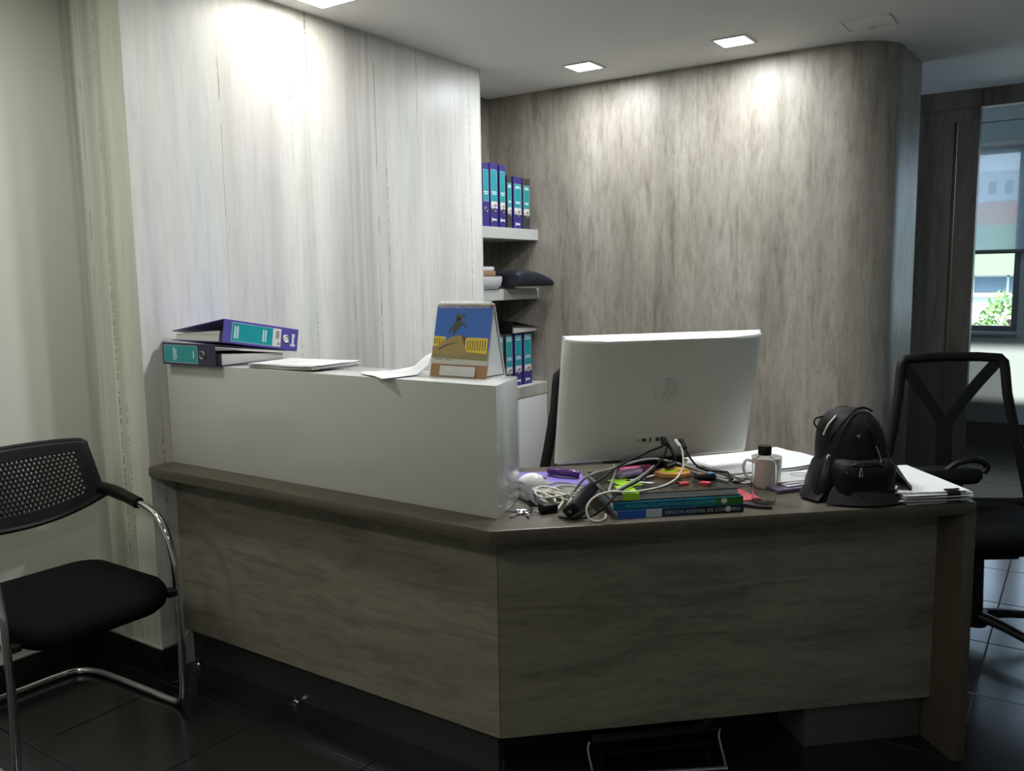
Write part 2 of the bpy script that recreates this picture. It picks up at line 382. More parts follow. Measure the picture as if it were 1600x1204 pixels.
# window wall (two windows, the second added out of view for the floor reflection)
WZ0, WZ1 = 0.885, 2.36
b = nb()
for (x0, x1, z0, z1) in ((-3.3, -1.9, 0, 2.9), (-0.48, -0.40, 0, 2.9), (1.6, 3.2, 0, 2.9)):
    box(b, x0, x1, 8.0, 8.2, z0, z1)
for (x0, x1) in ((-1.9, -0.48), (-0.40, 1.6)):
    box(b, x0, x1, 8.0, 8.2, 0, WZ0); box(b, x0, x1, 8.0, 8.2, WZ1, 2.9)
struct('wall_window', b, M_wall_far)
for k, (z0, z1) in enumerate(((2.40, 2.548), (2.562, 2.655), (2.672, 2.80))):
    sbox('trim_%d' % (5 + k), M_wall_far, -3.2, 3.1, 7.965, 8.0, z0, z1)
def window(n, x0, x1, mulls):
    f = nb(); w_ = 0.045
    box(f, x0, x1, 8.02, 8.08, WZ0, WZ0 + w_); box(f, x0, x1, 8.02, 8.08, WZ1 - w_, WZ1)
    for xm in [x0, x1 - w_] + [m_ - w_ / 2 for m_ in mulls]: box(f, xm, xm + w_, 8.02, 8.08, WZ0 + w_, WZ1 - w_)
    W = struct('window_%d' % n, f, M_alu)
    xs = [x0] + mulls + [x1]
    for a, c in zip(xs, xs[1:]): part('window_pane', M_glass, W, a + w_ / 2, c - w_ / 2, 8.048, 8.052, WZ0 + w_, WZ1 - w_, smooth=0)
    part('window_sill', M_wall_far, W, x0, x1, 7.965, 8.02, WZ0 - 0.028, WZ0, bev=0.003)
window(1, -1.9, -0.48, [-1.2]); window(2, -0.40, 1.6, [0.27, 0.94])
sh = thing('roller_shade', 'grey see-through roller blind half lowered over the window', 'blind', (-0.9, 7.94, 1.53))
part('shade_fabric', M_shade, sh, -1.0, 0.68, -0.001, 0.001, 0.012, 0.83, smooth=0)
b = nb(); tube(b, [(-1.0, 0, 0), (0.68, 0, 0)], 0.017, 10); obj('bottom_bar', b, M_alu, sh)
b = nb(); tube(b, [(-1.0, 0, 0.845), (0.68, 0, 0.845)], 0.024, 12); obj('roller', b, M_white, sh)
# baseboards
def bboard(name, x0, x1, y0, y1, top=0.093, bead=None):
    o = sbox(name, M_bb, x0, x1, y0, y1, 0, top)
    if bead: sbox_child = part('bead', M_bbtrim, o, *bead, top, top + 0.004)
bboard('baseboard_left', XL, XL + 0.012, -3.2, YS - 0.012, bead=(XL, XL + 0.010, -3.2, YS - 0.010))
bboard('baseboard_return', XL + 0.012, XA + 0.012, YS - 0.012, YS, bead=(XL + 0.010, XA + 0.010, YS - 0.010, YS))
bboard('baseboard_panel', XA, XA + 0.012, YS, 1.75)
bboard('baseboard_back', -3.03, -0.99, YB - 0.012, YB)
bboard('baseboard_window', -3.1, 3.1, 7.985, 8.0, 0.13)

# ------------------------------------------------------------------ ceiling lamps
M_glow_p = emis('panel_glow', (1.0, 0.96, 0.86), 7.0)
M_glow_d = emis('downlight_glow', (0.90, 0.95, 1.0), 12.0)
def ceiling_lamp(x0, x1, y0, y1, label, watts, col, glow, name, spread=PI):
    cx, cy = (x0 + x1) / 2, (y0 + y1) / 2; hx, hy = (x1 - x0) / 2, (y1 - y0) / 2
    t = thing(name, label, 'ceiling light', (cx, cy, CZ), 0, 'square ceiling lights')
    fr = nb(); w_ = 0.012
    for a in ((-hx - w_, hx + w_, -hy - w_, -hy), (-hx - w_, hx + w_, hy, hy + w_), (-hx - w_, -hx, -hy, hy), (hx, hx + w_, -hy, hy)):
        box(fr, *a, -0.006, 0.0)
    obj('frame', fr, M_white, t)
    part('diffuser', glow, t, -hx, hx, -hy, hy, -0.003, 0.0, smooth=0)
    l = bpy.data.lights.new('lamp', 'AREA'); l.shape = 'RECTANGLE'; l.size = 2 * hx; l.size_y = 2 * hy; l.energy = watts; l.color = col; l.spread = spread
    lo = bpy.data.objects.new('lamp', l); COL.objects.link(lo); lo.parent = t; lo.location = (0, 0, -0.012)
    return t
WARM = (1.0, 0.97, 0.88); COOL = (0.93, 0.97, 1.0)
ceiling_lamp(-2.54, -2.24, 2.17, 2.47, 'square recessed light panel beside the cream board wall, cut by the top edge', PANEL_W * 0.25, WARM, M_glow_p, 'ceiling_panel_light')
ceiling_lamp(-2.60, -2.30, 0.65, 0.95, 'square recessed light panel above the visitor chair, outside the picture', PANEL_W * 0.62, WARM, M_glow_p, 'ceiling_panel_light')
ceiling_lamp(-2.60, -2.30, -0.85, -0.55, 'square recessed light panel behind the viewer, along the left wall', PANEL_W * 0.5, WARM, M_glow_p, 'ceiling_panel_light')
ceiling_lamp(-1.05, -0.75, -0.85, -0.55, 'added light panel behind the viewer, middle of the rear row, for front light', PANEL_W * 0.6, WARM, M_glow_p, 'ceiling_panel_light')  # added unseen panel, lights the computer back and desk fronts
ceiling_lamp(0.50, 0.80, -0.85, -0.55, 'added light panel behind the viewer, right of the rear row, for cooler front light', PANEL_W * 0.65, COOL, M_glow_p, 'ceiling_panel_light')  # added unseen panel, cooler front light for the right desk front
ceiling_lamp(-2.255, -2.115, 3.84, 3.98, 'small square downlight nearer the binder shelves', DOWN_W * 0.7, COOL, M_glow_d, 'downlight')
ceiling_lamp(-1.48, -1.34, 3.85, 3.99, 'small square downlight in front of the curved wall', DOWN_W * 0.7, COOL, M_glow_d, 'downlight')
ceiling_lamp(-1.48, -1.34, 2.33, 2.47, 'small square downlight over the desk, above the computer, outside the picture', DOWN_W * 1.25, COOL, M_glow_d, 'downlight')
ceiling_lamp(-0.70, -0.56, 2.33, 2.47, 'small square downlight over the right end of the desk, outside the picture', DOWN_W * 1.25, COOL, M_glow_d, 'downlight')
h = thing('ceiling_hatch', 'white access hatch in the ceiling above the rounded wall corner', 'hatch', (-0.85, 4.0, CZ))
fr = nb()
for a in ((-0.10, 0.10, -0.088, -0.08), (-0.10, 0.10, 0.08, 0.088), (-0.10, -0.092, -0.08, 0.08), (0.092, 0.10, -0.08, 0.08)): box(fr, *a, -0.005, 0.0)
obj('frame', fr, M_ceil, h); part('hatch_door', M_ceil, h, -0.090, 0.090, -0.078, 0.078, -0.003, 0.0)
b = nb(); box(b, -0.012, 0.012, 0.055, 0.068, -0.016, -0.003, bev=0.002); obj('latch', b, M_white, h)
# ================================================================== RECEPTION DESK
desk = thing('reception_desk', 'angled reception desk with brown worktop, grey wood-look fronts and white raised counter', 'desk', (0, 0, 0))
BK = 0.68
pc = D(0.203, BK); pe = D(1.338, 0); pr = D(1.338, BK)
b = nb(); prism(b, [(XA + 0.002, 1.665), (-1.202, 1.665), (pe.x, pe.y), (pr.x, pr.y), (pc.x, pc.y), (XA + 0.002, pc.y)], 0.715, ZT, bev=0.005)
obj('worktop', b, M_top, desk, 30)
BP = 0.112                                           # the right front panel stands this far in from the edge
cor = Vector((-1.255, 1.768, 0))
# left front panel, built along x
b = nb(); box(b, XA + 0.002 - cor.x, 0, 0, 0.018, 0.137, 0.715); o = obj('front_panel', b, M_deskp, desk); o.location = (cor.x, cor.y, 0)
q = D(0, BP); s0 = (cor - Vector((q.x, q.y, 0))).dot(DD)
b = nb(); box(b, 0.0, 1.302 - s0, 0, 0.018, 0.137, 0.715); o = obj('front_panel', b, M_deskp, desk); o.location = D(s0, BP + 0.0, 0); o.rotation_euler = (0, 0, RZ)
b = nb(); box(b, -0.0006, 0.0006, -0.0008, 0.004, 0.137, 0.715); o = obj('panel_joint', b, M_shadow_ink, desk); o.location = D(s0, BP, 0)
# leg slab at the right end
b = nb(); box(b, 1.302, 1.338, 0.0, BK, 0.0, 0.715, bev=0.002); o = obj('leg', b, M_top, desk); o.location = (P0.x, P0.y, 0); o.rotation_euler = (0, 0, RZ)
# recessed plinth under the left front
M_plinth = mat('dark_plinth', (0.03, 0.032, 0.03), 0.3)
part('plinth', M_plinth, desk, XA + 0.002, -1.285, 1.80, 1.82, 0.0, 0.137)
b = nb(); box(b, 0.06, 0.925, 0.30, 0.318, 0.0, 0.715); o = obj('added_dark_panel', b, M_bb, desk); o.location = (P0.x, P0.y, 0); o.rotation_euler = (0, 0, RZ)  # added dark panel, hides the lit floor behind so the gap stays black
for (x, y) in ((-2.60, 1.785), (-2.09, 1.785)):
    b = nb(); lathe(b, [(0, 0), (0.014, 0), (0.014, 0.005), (0.005, 0.009), (0.005, 0.030), (0, 0.030)], 12, x, y); obj('levelling_foot', b, M_chrome, desk)
# white raised counter with a slanted end
cp = [(XA + 0.002, 1.762), (-1.245, 1.762), (-1.313, 1.963), (XA + 0.002, 1.963)]
b = nb(); prism(b, cp, ZT, 1.1, bev=0.0012); rc = obj('raised_counter', b, M_white_gloss, desk, 30); rc['label'] = 'glossy white raised counter'

ped = thing('drawer_pedestal', 'white drawer pedestal standing on the floor behind the right desk front', 'pedestal', D(0.93, 0.145, 0), RZ)
M_ped = mat('grey_pedestal', (0.085, 0.09, 0.085), 0.4)
part('body', M_ped, ped, 0, 0.368, 0.0, 0.50, 0.0, 0.60, bev=0.002)
for k in range(3): 
    dr = part('drawer', M_ped, ped, 0.004, 0.364, 0.501, 0.516, 0.03 + k * 0.188, 0.03 + k * 0.188 + 0.182, bev=0.002)
    b = nb(); tube(b, [(0.13, 0.516, 0.13 + k * 0.188), (0.13, 0.535, 0.13 + k * 0.188), (0.24, 0.535, 0.13 + k * 0.188), (0.24, 0.516, 0.13 + k * 0.188)], 0.004, 6); obj('handle', b, M_steel, dr)

# black foot rest pushed under the right front
ft = thing('foot_rest', 'black metal foot rest with a steel bar, under the right desk front', 'foot rest', D(0.30, 0.0, 0), RZ)
b = nb(); box(b, -0.02, 0.335, 0.075, 0.105, 0.115, 0.128, bev=0.003); box(b, -0.0, 0.33, 0.105, 0.28, 0.060, 0.072); obj('foot_plate', b, M_black, ft)
b = nb(); tube(b, [(0.0, 0.04, 0.045), (0.34, 0.015, 0.045)], 0.0055, 8); obj('front_bar', b, M_steel, ft)
for x in (-0.028, 0.345):
    b = nb(); tube(b, smooth_path([(x, 0.085, 0.118), (x - 0.006, 0.075, 0.10), (x + 0.002, 0.06, 0.05), (x + 0.012, 0.05, 0.0)], 4), 0.0035, 6); obj('side_wire', b, M_steel, ft)
b = nb(); box(b, 0.0, 0.33, 0.03, 0.28, 0.006, 0.016); obj('base_plate', b, M_black_gl, ft)
for x in (0.01, 0.32):
    b = nb(); box(b, x - 0.006, x + 0.006, 0.10, 0.27, 0.0, 0.062); obj('leg', b, M_black, ft)
b = nb(); box(b, 0.292, 0.318, 0.070, 0.082, 0.125, 0.158, bev=0.005); obj('tab', b, M_black, ft)

# ================================================================== NICHE: shelves, cabinet
XS = -2.692
for k, (z1, lb) in enumerate(((1.652, 'upper thick white wall shelf carrying upright binders'), (1.315, 'lower thick white wall shelf carrying a bag and boxes'))):
    t = thing('wall_shelf', lb, 'shelf', ((-3.03 + XS) / 2, (YP + YB) / 2, z1 - 0.064), 0, 'white shelves in the niche')
    hx = (XS + 3.03) / 2; hy = (YB - YP) / 2
    part('shelf_board', M_white, t, -hx, hx, -hy, hy, 0.003, 0.064, bev=0.0015)
    part('edge_band', M_white_gloss, t, hx - 0.0, hx + 0.001, -hy, hy, 0.004, 0.063)
cab = thing('low_cabinet', 'white low cabinet with a wood-look top rail in the niche', 'cabinet', (-2.83, 3.953, 0))
part('body', M_white, cab, -0.2, 0.176, -0.306, 0.306, 0.06, 0.70, bev=0.001)
part('plinth', M_bb, cab, -0.2, 0.15, -0.306, 0.306, 0.0, 0.06)
tp = part('top_board', M_white, cab, -0.2, 0.194, -0.306, 0.306, 0.757, 0.767, bev=0.001)
part('top_rail', weathered('weathered_rail', (9, 9, 0.75), k=1.25), cab, -0.2, 0.194, -0.306, 0.306, 0.70, 0.757)
for (y0, y1) in ((-0.302, -0.002), (0.002, 0.302)):
    part('door', M_white, cab, 0.177, 0.194, y0, y1, 0.065, 0.695, bev=0.0015)

# ------------------------------------------------------------------ lever-arch binders
def binder(label, group, H=0.32, W=0.075, dep=0.285, board=None, lab=(0.36, 0.88), sticker=True, logo=True, lines=((0.83, 1), (0.80, 1), (0.50, 0.7), (0.47, 0.5)), ring=0.27, taper=1.0, loc=(0, 0, 0), rot=(0, 0, 0), inner=True, small=False, logo_dz=0.052):
    """spine on the plane x=0 facing +x, width along y, upright along z"""
    t = thing('ring_binder', label, 'binder', loc, 0, group); t.rotation_euler = rot
    hw = W / 2; th = 0.0025; ht = hw * taper
    c = nb()
    box(c, -0.004, 0.0, -hw, hw, 0, H, bev=0.0012, seg=1)
    for sgn in (-1, 1):
        y_in0 = sgn * hw; y_in1 = sgn * (hw - th)
        ye0 = -hw if sgn < 0 else (-hw + 2 * ht); ye1 = ye0 - sgn * th
        vs = [(-0.003, y_in0), (-dep, ye0), (-dep, ye1), (-0.003, y_in1)]
        if sgn > 0: vs = vs[::-1]
        prism(c, vs, 0, H)
    obj('cover', c, board, t)
    if inner:
        yy = -hw + th + (2 * ht - 2 * th) * 0.9
        pb = nb(); prism(pb, [(-0.035, -hw + th + 0.001), (-0.035, min(hw - th - 0.002, yy + 0.012)), (-dep + 0.01, yy - 0.004), (-dep + 0.01, -hw + th + 0.001)], 0.012, H - 0.012)
        obj('paper_block', pb, M_edge_y, t)
    z0, z1 = lab[0] * H, lab[1] * H; lw = hw * 0.80
    lb = part('spine_label', M_teal, t, 0.0, 0.0006, -lw, lw, z0, z1, smooth=0)
    bd = nb()
    for a in ((-lw, lw, z0, z0 + 0.0012), (-lw, lw, z1 - 0.0012, z1), (-lw, -lw + 0.0012, z0, z1), (lw - 0.0012, lw, z0, z1)): box(bd, 0.0006, 0.0009, a[0], a[1], a[2], a[3])
    obj('label_border', bd, M_ink, lb, 0)
    ln = nb()
    for (f, wd) in lines:
        zc = z0 + f * (z1 - z0); box(ln, 0.0006, 0.0010, -lw * 0.82 * wd, lw * 0.82 * wd, zc - 0.0030, zc + 0.0030)
    pl_ = obj('printed_lines', ln, M_ink, lb, 0); pl_['kind'] = 'stuff'
    if sticker:
        st = part('sticker', M_sticker, t, 0.0, 0.0007, -lw, lw, z0 - 0.036, z0 - 0.001, smooth=0)
        bc = nb(); box(bc, 0.0007, 0.0010, -lw * 0.1, lw * 0.75, z0 - 0.027, z0 - 0.013); box(bc, 0.0007, 0.001, -lw * 0.8, -lw * 0.5, z0 - 0.031, z0 - 0.022); obj('barcode', bc, M_barcode, st, 0)
    zr = ring * H
    rg = nb()
    tube(rg, [(0.001, 0.0125 * math.cos(a), zr + 0.0125 * math.sin(a)) for a in [2 * PI * k / 18 for k in range(18)]], 0.0022, 6, closed=True); obj('finger_ring', rg, M_steel, t)
    hb = nb(); poly(hb, [(0.0006, 0.0115 * math.cos(a), zr + 0.0115 * math.sin(a)) for a in [2 * PI * k / 18 for k in range(18)]]); obj('finger_hole', hb, M_shadow_ink if not small else M_sticker, t, 0)
    if logo:
        lg = nb(); zc = zr - logo_dz
        for (y0, y1, a0, a1) in ((-0.024, -0.016, -0.011, 0.011), (-0.016, 0.010, -0.005, 0.005), (0.010, 0.020, -0.007, 0.006)): box(lg, 0.0, 0.0006, y0, y1, zc + a0, zc + a1)
        obj('logo_mark', lg, M_ink, t, 0)
    return t
GR = 'binders on the upper shelf'; ZS = 1.652; xb = -2.705
up = [(3.690, 0.062, 0.332, M_blue_b, False, False, 'tall violet binder, leftmost on the upper shelf beside the cream wall'),
      (3.764, 0.076, 0.338, M_blue_b, True, True, 'tall violet binder with barcode sticker, second from left on the upper shelf'),
      (3.843, 0.060, 0.336, M_blue_b, True, True, 'tall violet binder, third from left on the upper shelf, last of the tall ones'),
      (3.909, 0.048, 0.286, M_char_b, True, False, 'thin dark binder squeezed in the middle of the upper shelf'),
      (3.990, 0.088, 0.286, M_blue_b, True, True, 'short violet binder with white mark, second from right on the upper shelf'),
      (4.078, 0.074, 0.284, M_char_b, True, False, 'short charcoal binder, rightmost on the upper shelf')]
for y, W, H, bd, st, lg, lb in up:
    binder(lb, GR, H, W - 0.003, 0.275, bd, lab=(0.40, 0.90) if H > 0.3 else (0.40, 0.86), sticker=st, logo=lg, lines=((0.30, 1), (0.24, 0.8)) if H > 0.3 else ((0.90, 0.6), (0.84, 1), (0.25, 0.9), (0.19, 0.6)), loc=(xb, y * 1.0208, ZS))
GR = 'binders on the low cabinet'
for y, W, bd, lg, lb in ((3.713, 0.066, M_char_b, False, 'charcoal binder hidden most behind the desk calendar, on the low cabinet'),
                         (3.796, 0.070, M_char_b, False, 'charcoal binder second from left on the low cabinet'),
                         (3.884, 0.074, M_char_b, False, 'charcoal binder third from left on the low cabinet'),
                         (3.975, 0.078, M_blue_b, True, 'violet binder second from right on the low cabinet'),
                         (4.072, 0.090, M_blue_b, True, 'violet binder, rightmost on the low cabinet')):
    binder(lb, GR, 0.298, W - 0.003, 0.275, bd, lab=(0.38, 0.96), sticker=True, logo=lg, lines=((0.93, 0.9), (0.86, 1), (0.30, 0.8), (0.24, 1)), loc=(-2.672, y * 1.0083, 0.767))
# black binder lying on the row
bb = binder('black binder lying flat on top of the upright binders above the cabinet', None, 0.285, 0.072, 0.28, M_black_gl, sticker=False, logo=False, lines=(), taper=0.35, ring=0.55, lab=(0.0, 0.001))
for ch in list(bb.children):
    if ch.name.startswith('spine_label'):
        for c2 in list(ch.children): bpy.data.objects.remove(c2)
        bpy.data.objects.remove(ch)
LAY = Matrix(((0, 0, -1), (-1, 0, 0), (0, 1, 0)))        # spine towards -y, lying flat, top end towards -x
bb.rotation_euler = LAY.to_euler(); bb.location = (-2.66, 3.93, 0.767 + 0.298 + 0.0365)
# mid-shelf: clear tub, brown box with white lid, black bag, papers
ZM = 1.315
t = thing('plastic_tub', 'crumpled translucent white tub at the left end of the lower shelf', 'tub', (-2.735, 3.76, ZM))
b = nb(); 
rings = []
def rrect(hx, hy, rr, n=4):
    out = []
    for (sx, sy, a0) in ((1, 1, 0), (-1, 1, PI / 2), (-1, -1, PI), (1, -1, 3 * PI / 2)):
        for k in range(n + 1):
            a = a0 + (PI / 2) * k / n; out.append((sx * (hx - rr) + rr * math.cos(a), sy * (hy - rr) + rr * math.sin(a)))
    return out
def loft(bm, secs, capb=True, capt=True):
    rs = [[bm.verts.new(p) for p in s] for s in secs]; n = len(rs[0])
    for a, c in zip(rs, rs[1:]):
        for k in range(n): bm.faces.new((a[k], a[(k + 1) % n], c[(k + 1) % n], c[k]))
    if capb: bm.faces.new(rs[0][::-1])
    if capt: bm.faces.new(rs[-1])
    return rs
def rsec(hx, hy, rr, z, jit=0.0, n=4, c=(0, 0)):
    return [(c[0] + x + random.uniform(-jit, jit), c[1] + y + random.uniform(-jit, jit), z + random.uniform(-jit, jit) * 0.5) for x, y in rrect(hx, hy, rr, n)]
loft(b, [rsec(0.05, 0.085, 0.02, 0.001), rsec(0.06, 0.105, 0.025, 0.02, 0.002), rsec(0.066, 0.118, 0.03, 0.055, 0.003), rsec(0.062, 0.112, 0.03, 0.07, 0.003), rsec(0.055, 0.10, 0.025, 0.062, 0.002), rsec(0.05, 0.09, 0.02, 0.012)])
obj('tub_wall', b, M_frost, t, 50)
t = thing('cardboard_box', 'small brown box with a white lid stacked over the plastic tub', 'box', (-2.775, 3.745, ZM + 0.075))
part('tray', mat('kraft_card', (0.34, 0.22, 0.12), 0.8), t, -0.09, 0.07, -0.095, 0.10, 0.0, 0.026, bev=0.002)
part('lid', M_sticker, t, -0.085, 0.066, -0.09, 0.095, 0.026, 0.048, bev=0.005)
b = nb(); box(b, -2.87, -2.695, 3.66, 3.875, ZM + 0.0705, ZM + 0.0748); solo('card_sheet', b, mat('brown_card', (0.20, 0.10, 0.06), 0.7), 'brown card sheet between the plastic tub and the small box', 'card')
b = nb()
secs = []
for (y, h0, xo) in ((3.90, 0.07, 0.0), (3.93, 0.088, 0.0), (4.00, 0.090, 0.0), (4.08, 0.082, 0.01), (4.15, 0.062, 0.025), (4.205, 0.042, 0.03), (4.228, 0.028, 0.025)):
    secs.append([(-2.70 + xo + 0.08 + x * 1.0 - 0.13, y, ZM + 0.013 + (h0 / 2) + z * h0 / 0.06) for x, z in [(p[0], p[1]) for p in rrect(0.16, 0.03, 0.025, 4)]])
loft(b, secs); solo('laptop_bag', b, mat('navy_nylon', (0.012, 0.014, 0.026), 0.5), 'soft black bag bulging over the right end of the lower shelf', 'bag', smooth=60)
for k in range(3):
    b = nb(); box(b, -2.93, -2.70 + 0.004 * k, 3.87, 4.05 - 0.02 * k, ZM + 0.004 * k, ZM + 0.004 * k + 0.003)
    solo('folder', b, mat('folder_%d' % k, ((0.13, 0.05, 0.05), (0.5, 0.42, 0.4), (0.10, 0.04, 0.05))[k], 0.6), ('dark red folder lying directly on the lower shelf under the bag', 'pale folder between two dark red folders under the bag', 'dark red folder directly beneath the black bag')[k], 'folder', 'folders under the bag')
# ================================================================== ON THE RAISED COUNTER
ZC = 1.1
binder('navy lever-arch binder lying flat on the white counter, spine to the front', 'binders lying on the counter', 0.282, 0.074, 0.30, M_navy, lab=(0.28, 0.93), sticker=False, logo=False,
       lines=((0.12, 0.5), (0.70, 0.9), (0.64, 0.7)), ring=0.0, taper=0.45, loc=(-2.335, 1.733, ZC + 0.0375), rot=LAY.to_euler())
bn = [o for o in bpy.data.objects if o.get('label', '').startswith('navy lever')][0]
for ch in bn.children:                               # finger ring sits between the label and the bottom end
    if ch.name.startswith('finger'): ch.location.z = 0.19 * 0.282 + 0.012
for ch in bn.children:
    if ch.name.startswith('spine_label'): ch.location.z = 0.010
# violet binder lying across it, spine to the right, tipping down at its far end
tilt = Matrix.Rotation(-0.17, 3, 'X')
LAY2 = tilt @ Matrix(((1, 0, 0), (0, 0, -1), (0, 1, 0)))
vb = binder('violet lever-arch binder lying on top of the navy one, spine to the right', 'binders lying on the counter', 0.318, 0.078, 0.275, M_violet, lab=(0.36, 0.90), sticker=True, logo=True, logo_dz=0.033,
       lines=((0.92, 0.8), (0.86, 0.8), (0.24, 0.8), (0.18, 0.8)), ring=0.178, taper=0.42, loc=(-2.335, 2.085, ZC + 0.064), rot=LAY2.to_euler(), small=True)
def sheet_stack(name, cx, cy, z, hx, hy, n, label, cat='papers', rz=0.0, th=0.0022, jit=0.012, group=None, curl=0.0):
    t = thing(name, label, cat, (cx, cy, z), rz, group)
    for k in range(n):
        a = random.uniform(-0.09, 0.09); ox, oy = random.uniform(-jit, jit), random.uniform(-jit, jit)
        bm = nb(); N = 6; rows = []
        for i in range(N + 1):
            u = -1 + 2 * i / N; row = []
            for j in range(5):
                v = -1 + 2 * j / 4; zz = k * th + curl * max(0, u) ** 2 * (1 if v < 0.3 else 0.6)
                row.append(bm.verts.new((u * hx, v * hy, zz)))
            rows.append(row)
        for i in range(N):
            for j in range(4): bm.faces.new((rows[i][j], rows[i + 1][j], rows[i + 1][j + 1], rows[i][j + 1]))
        solid(bm, -th * 0.85)
        xform(bm, Matrix.Translation((ox, oy, 0)) @ Matrix.Rotation(a, 4, 'Z'))
        obj('sheet', bm, M_paper, t, 30)
    return t
sheet_stack('paper_pile', -2.075, 1.885, ZC + 0.001, 0.15, 0.098, 7, 'low pile of white papers on the counter beside the binders', rz=0.05, curl=0.004)
# loose crumpled sheet with a tip hanging over the counter edge
def crumple(name, outline, z0, bump_pts, label, m=None, cat='paper', sag=None):
    bm = nb(); c = Vector((0, 0))
    for p in outline: c += Vector((p[0], p[1]))
    c /= len(outline); N = 5; rings_ = []
    hgt = lambda x, y: z0 + sum(h * math.exp(-((x - bx) ** 2 + (y - by) ** 2) / (rr * rr)) for bx, by, h, rr in bump_pts)
    for k in range(1, N + 1):
        f = k / N; rings_.append([bm.verts.new((c.x + (p[0] - c.x) * f, c.y + (p[1] - c.y) * f, hgt(c.x + (p[0] - c.x) * f, c.y + (p[1] - c.y) * f))) for p in outline])
    cv = bm.verts.new((c.x, c.y, hgt(c.x, c.y))); n = len(outline)
    for k in range(n): bm.faces.new((cv, rings_[0][k], rings_[0][(k + 1) % n]))
    for a, d_ in zip(rings_, rings_[1:]):
        for k in range(n): bm.faces.new((a[k], d_[k], d_[(k + 1) % n], a[(k + 1) % n]))
    solid(bm, -0.0006)
    return solo(name, bm, m or M_paper, label, cat, smooth=50)
crumple('paper_sheet', [(-1.785, 1.835), (-1.74, 1.79), (-1.66, 1.755), (-1.60, 1.722), (-1.585, 1.78), (-1.575, 1.84), (-1.58, 1.90), (-1.60, 1.94), (-1.66, 1.95), (-1.72, 1.90)], ZC + 0.003,
        [(-1.60, 1.94, 0.055, 0.05), (-1.66, 1.80, 0.004, 0.05)], 'crumpled white sheet left of the desk calendar, tip over the counter edge')

# desk calendar
cal = thing('desk_calendar', 'standing desk calendar with a blue-sky monument picture on the counter corner', 'calendar', (-1.452, 1.915, ZC), 0.0)
hw = 0.0985; HT = 0.203; fy = -0.048; ry = 0.047
ang = math.atan2(-fy, HT); sl = math.hypot(fy, HT)
def lean(bm): xform(bm, Matrix.Translation((0, fy, 0)) @ Matrix.Rotation(-ang, 4, 'X'))   # local x, z up the sheet, y thickness
M_photo = [mat('print_sky', (0.028, 0.15, 0.58), 0.3), mat('print_rock', (0.36, 0.26, 0.085), 0.35), mat('print_yellow', (0.85, 0.60, 0.05), 0.35), mat('print_bronze', (0.05, 0.065, 0.035), 0.35), mat('print_ground', (0.26, 0.23, 0.09), 0.35), mat('print_white', (0.55, 0.55, 0.48), 0.4), mat('print_shade', (0.10, 0.075, 0.02), 0.4), mat('print_sky_pale', (0.02, 0.16, 0.50), 0.3)]
b = nb(); box(b, -hw, hw, 0.001, 0.004, 0.0, sl); lean(b); obj('easel_front', b, mat('tan_board', (0.36, 0.19, 0.075), 0.4), cal)
b = nb(); box(b, -hw, hw, -0.001, 0.001, 0.036, sl - 0.008); lean(b); obj('page_pad', b, M_paper, cal)
b = nb()
def pl(pts, mi, y): poly(b, [(-hw + px * 2 * hw, y, 0.036 + pz * (sl - 0.044)) for px, pz in pts], mi)
pl([(0, .14), (1, .14), (1, 1), (0, 1)], 0, -0.0012)
pl([(0, 0), (1, 0), (1, .16), (0, .16)], 5, -0.0012)
pl([(0, .10), (1, .08), (1, .27), (0, .22)], 4, -0.0013)
pl([(.0, .30), (.22, .31), (.22, .47), (.0, .48)], 2, -0.00135)
pl([(.58, .22), (.97, .20), (.97, .45), (.94, .465), (.62, .47), (.58, .45)], 2, -0.00135)
for k in range(8): pl([(.62 + k * .043, .25), (.635 + k * .043, .25), (.635 + k * .043, .42), (.62 + k * .043, .42)], 6, -0.0014)
for k in range(5): pl([(.02 + k * .042, .34), (.035 + k * .042, .34), (.035 + k * .042, .44), (.02 + k * .042, .44)], 6, -0.0014)
pl([(.0, .20), (.0, .26), (.18, .38), (.32, .47), (.44, .50), (.54, .50), (.58, .46), (.55, .36), (.60, .26), (.64, .17), (.4, .15), (.1, .17)], 1, -0.0015)
pl([(.50, .49), (.56, .50), (.585, .44), (.56, .36), (.54, .40)], 6, -0.0016)
pl([(.10, .25), (.22, .33), (.45, .40), (.46, .39), (.24, .31), (.12, .235)], 6, -0.0016)
# generic rearing horse and rider silhouette
pl([(.26, .50), (.285, .50), (.29, .57), (.33, .62), (.31, .66), (.27, .60)], 3, -0.0017)
pl([(.33, .50), (.37, .51), (.40, .58), (.37, .62), (.34, .58)], 3, -0.0017)
pl([(.31, .60), (.36, .57), (.44, .62), (.48, .70), (.47, .78), (.43, .82), (.39, .80), (.36, .72), (.32, .68)], 3, -0.0017)
pl([(.46, .68), (.53, .67), (.55, .62), (.57, .63), (.55, .70), (.48, .72)], 3, -0.0017)
pl([(.44, .76), (.49, .82), (.53, .80), (.52, .85), (.46, .87), (.41, .82)], 3, -0.0017)
pl([(.37, .74), (.42, .75), (.42, .86), (.39, .89), (.36, .85)], 3, -0.0017)
pl([(.06, .075), (.22, .072), (.22, .082), (.06, .085)], 6, -0.0015); pl([(.25, .071), (.38, .068), (.38, .078), (.25, .081)], 6, -0.0015)
lean(b); obj('picture_page', b, M_photo, cal, 0, fix=False)
b = nb(); box(b, -hw * 0.64, hw * 0.62, -0.0022, -0.0002, 0.003, 0.031); lean(b); obj('white_label', b, M_paper, cal)
b = nb(); box(b, -hw, hw, 0.0, 0.003, 0.0, math.hypot(ry, HT)); xform(b, Matrix.Translation((0, ry, 0)) @ Matrix.Rotation(math.atan2(ry, HT), 4, 'X')); obj('easel_back', b, M_white, cal)
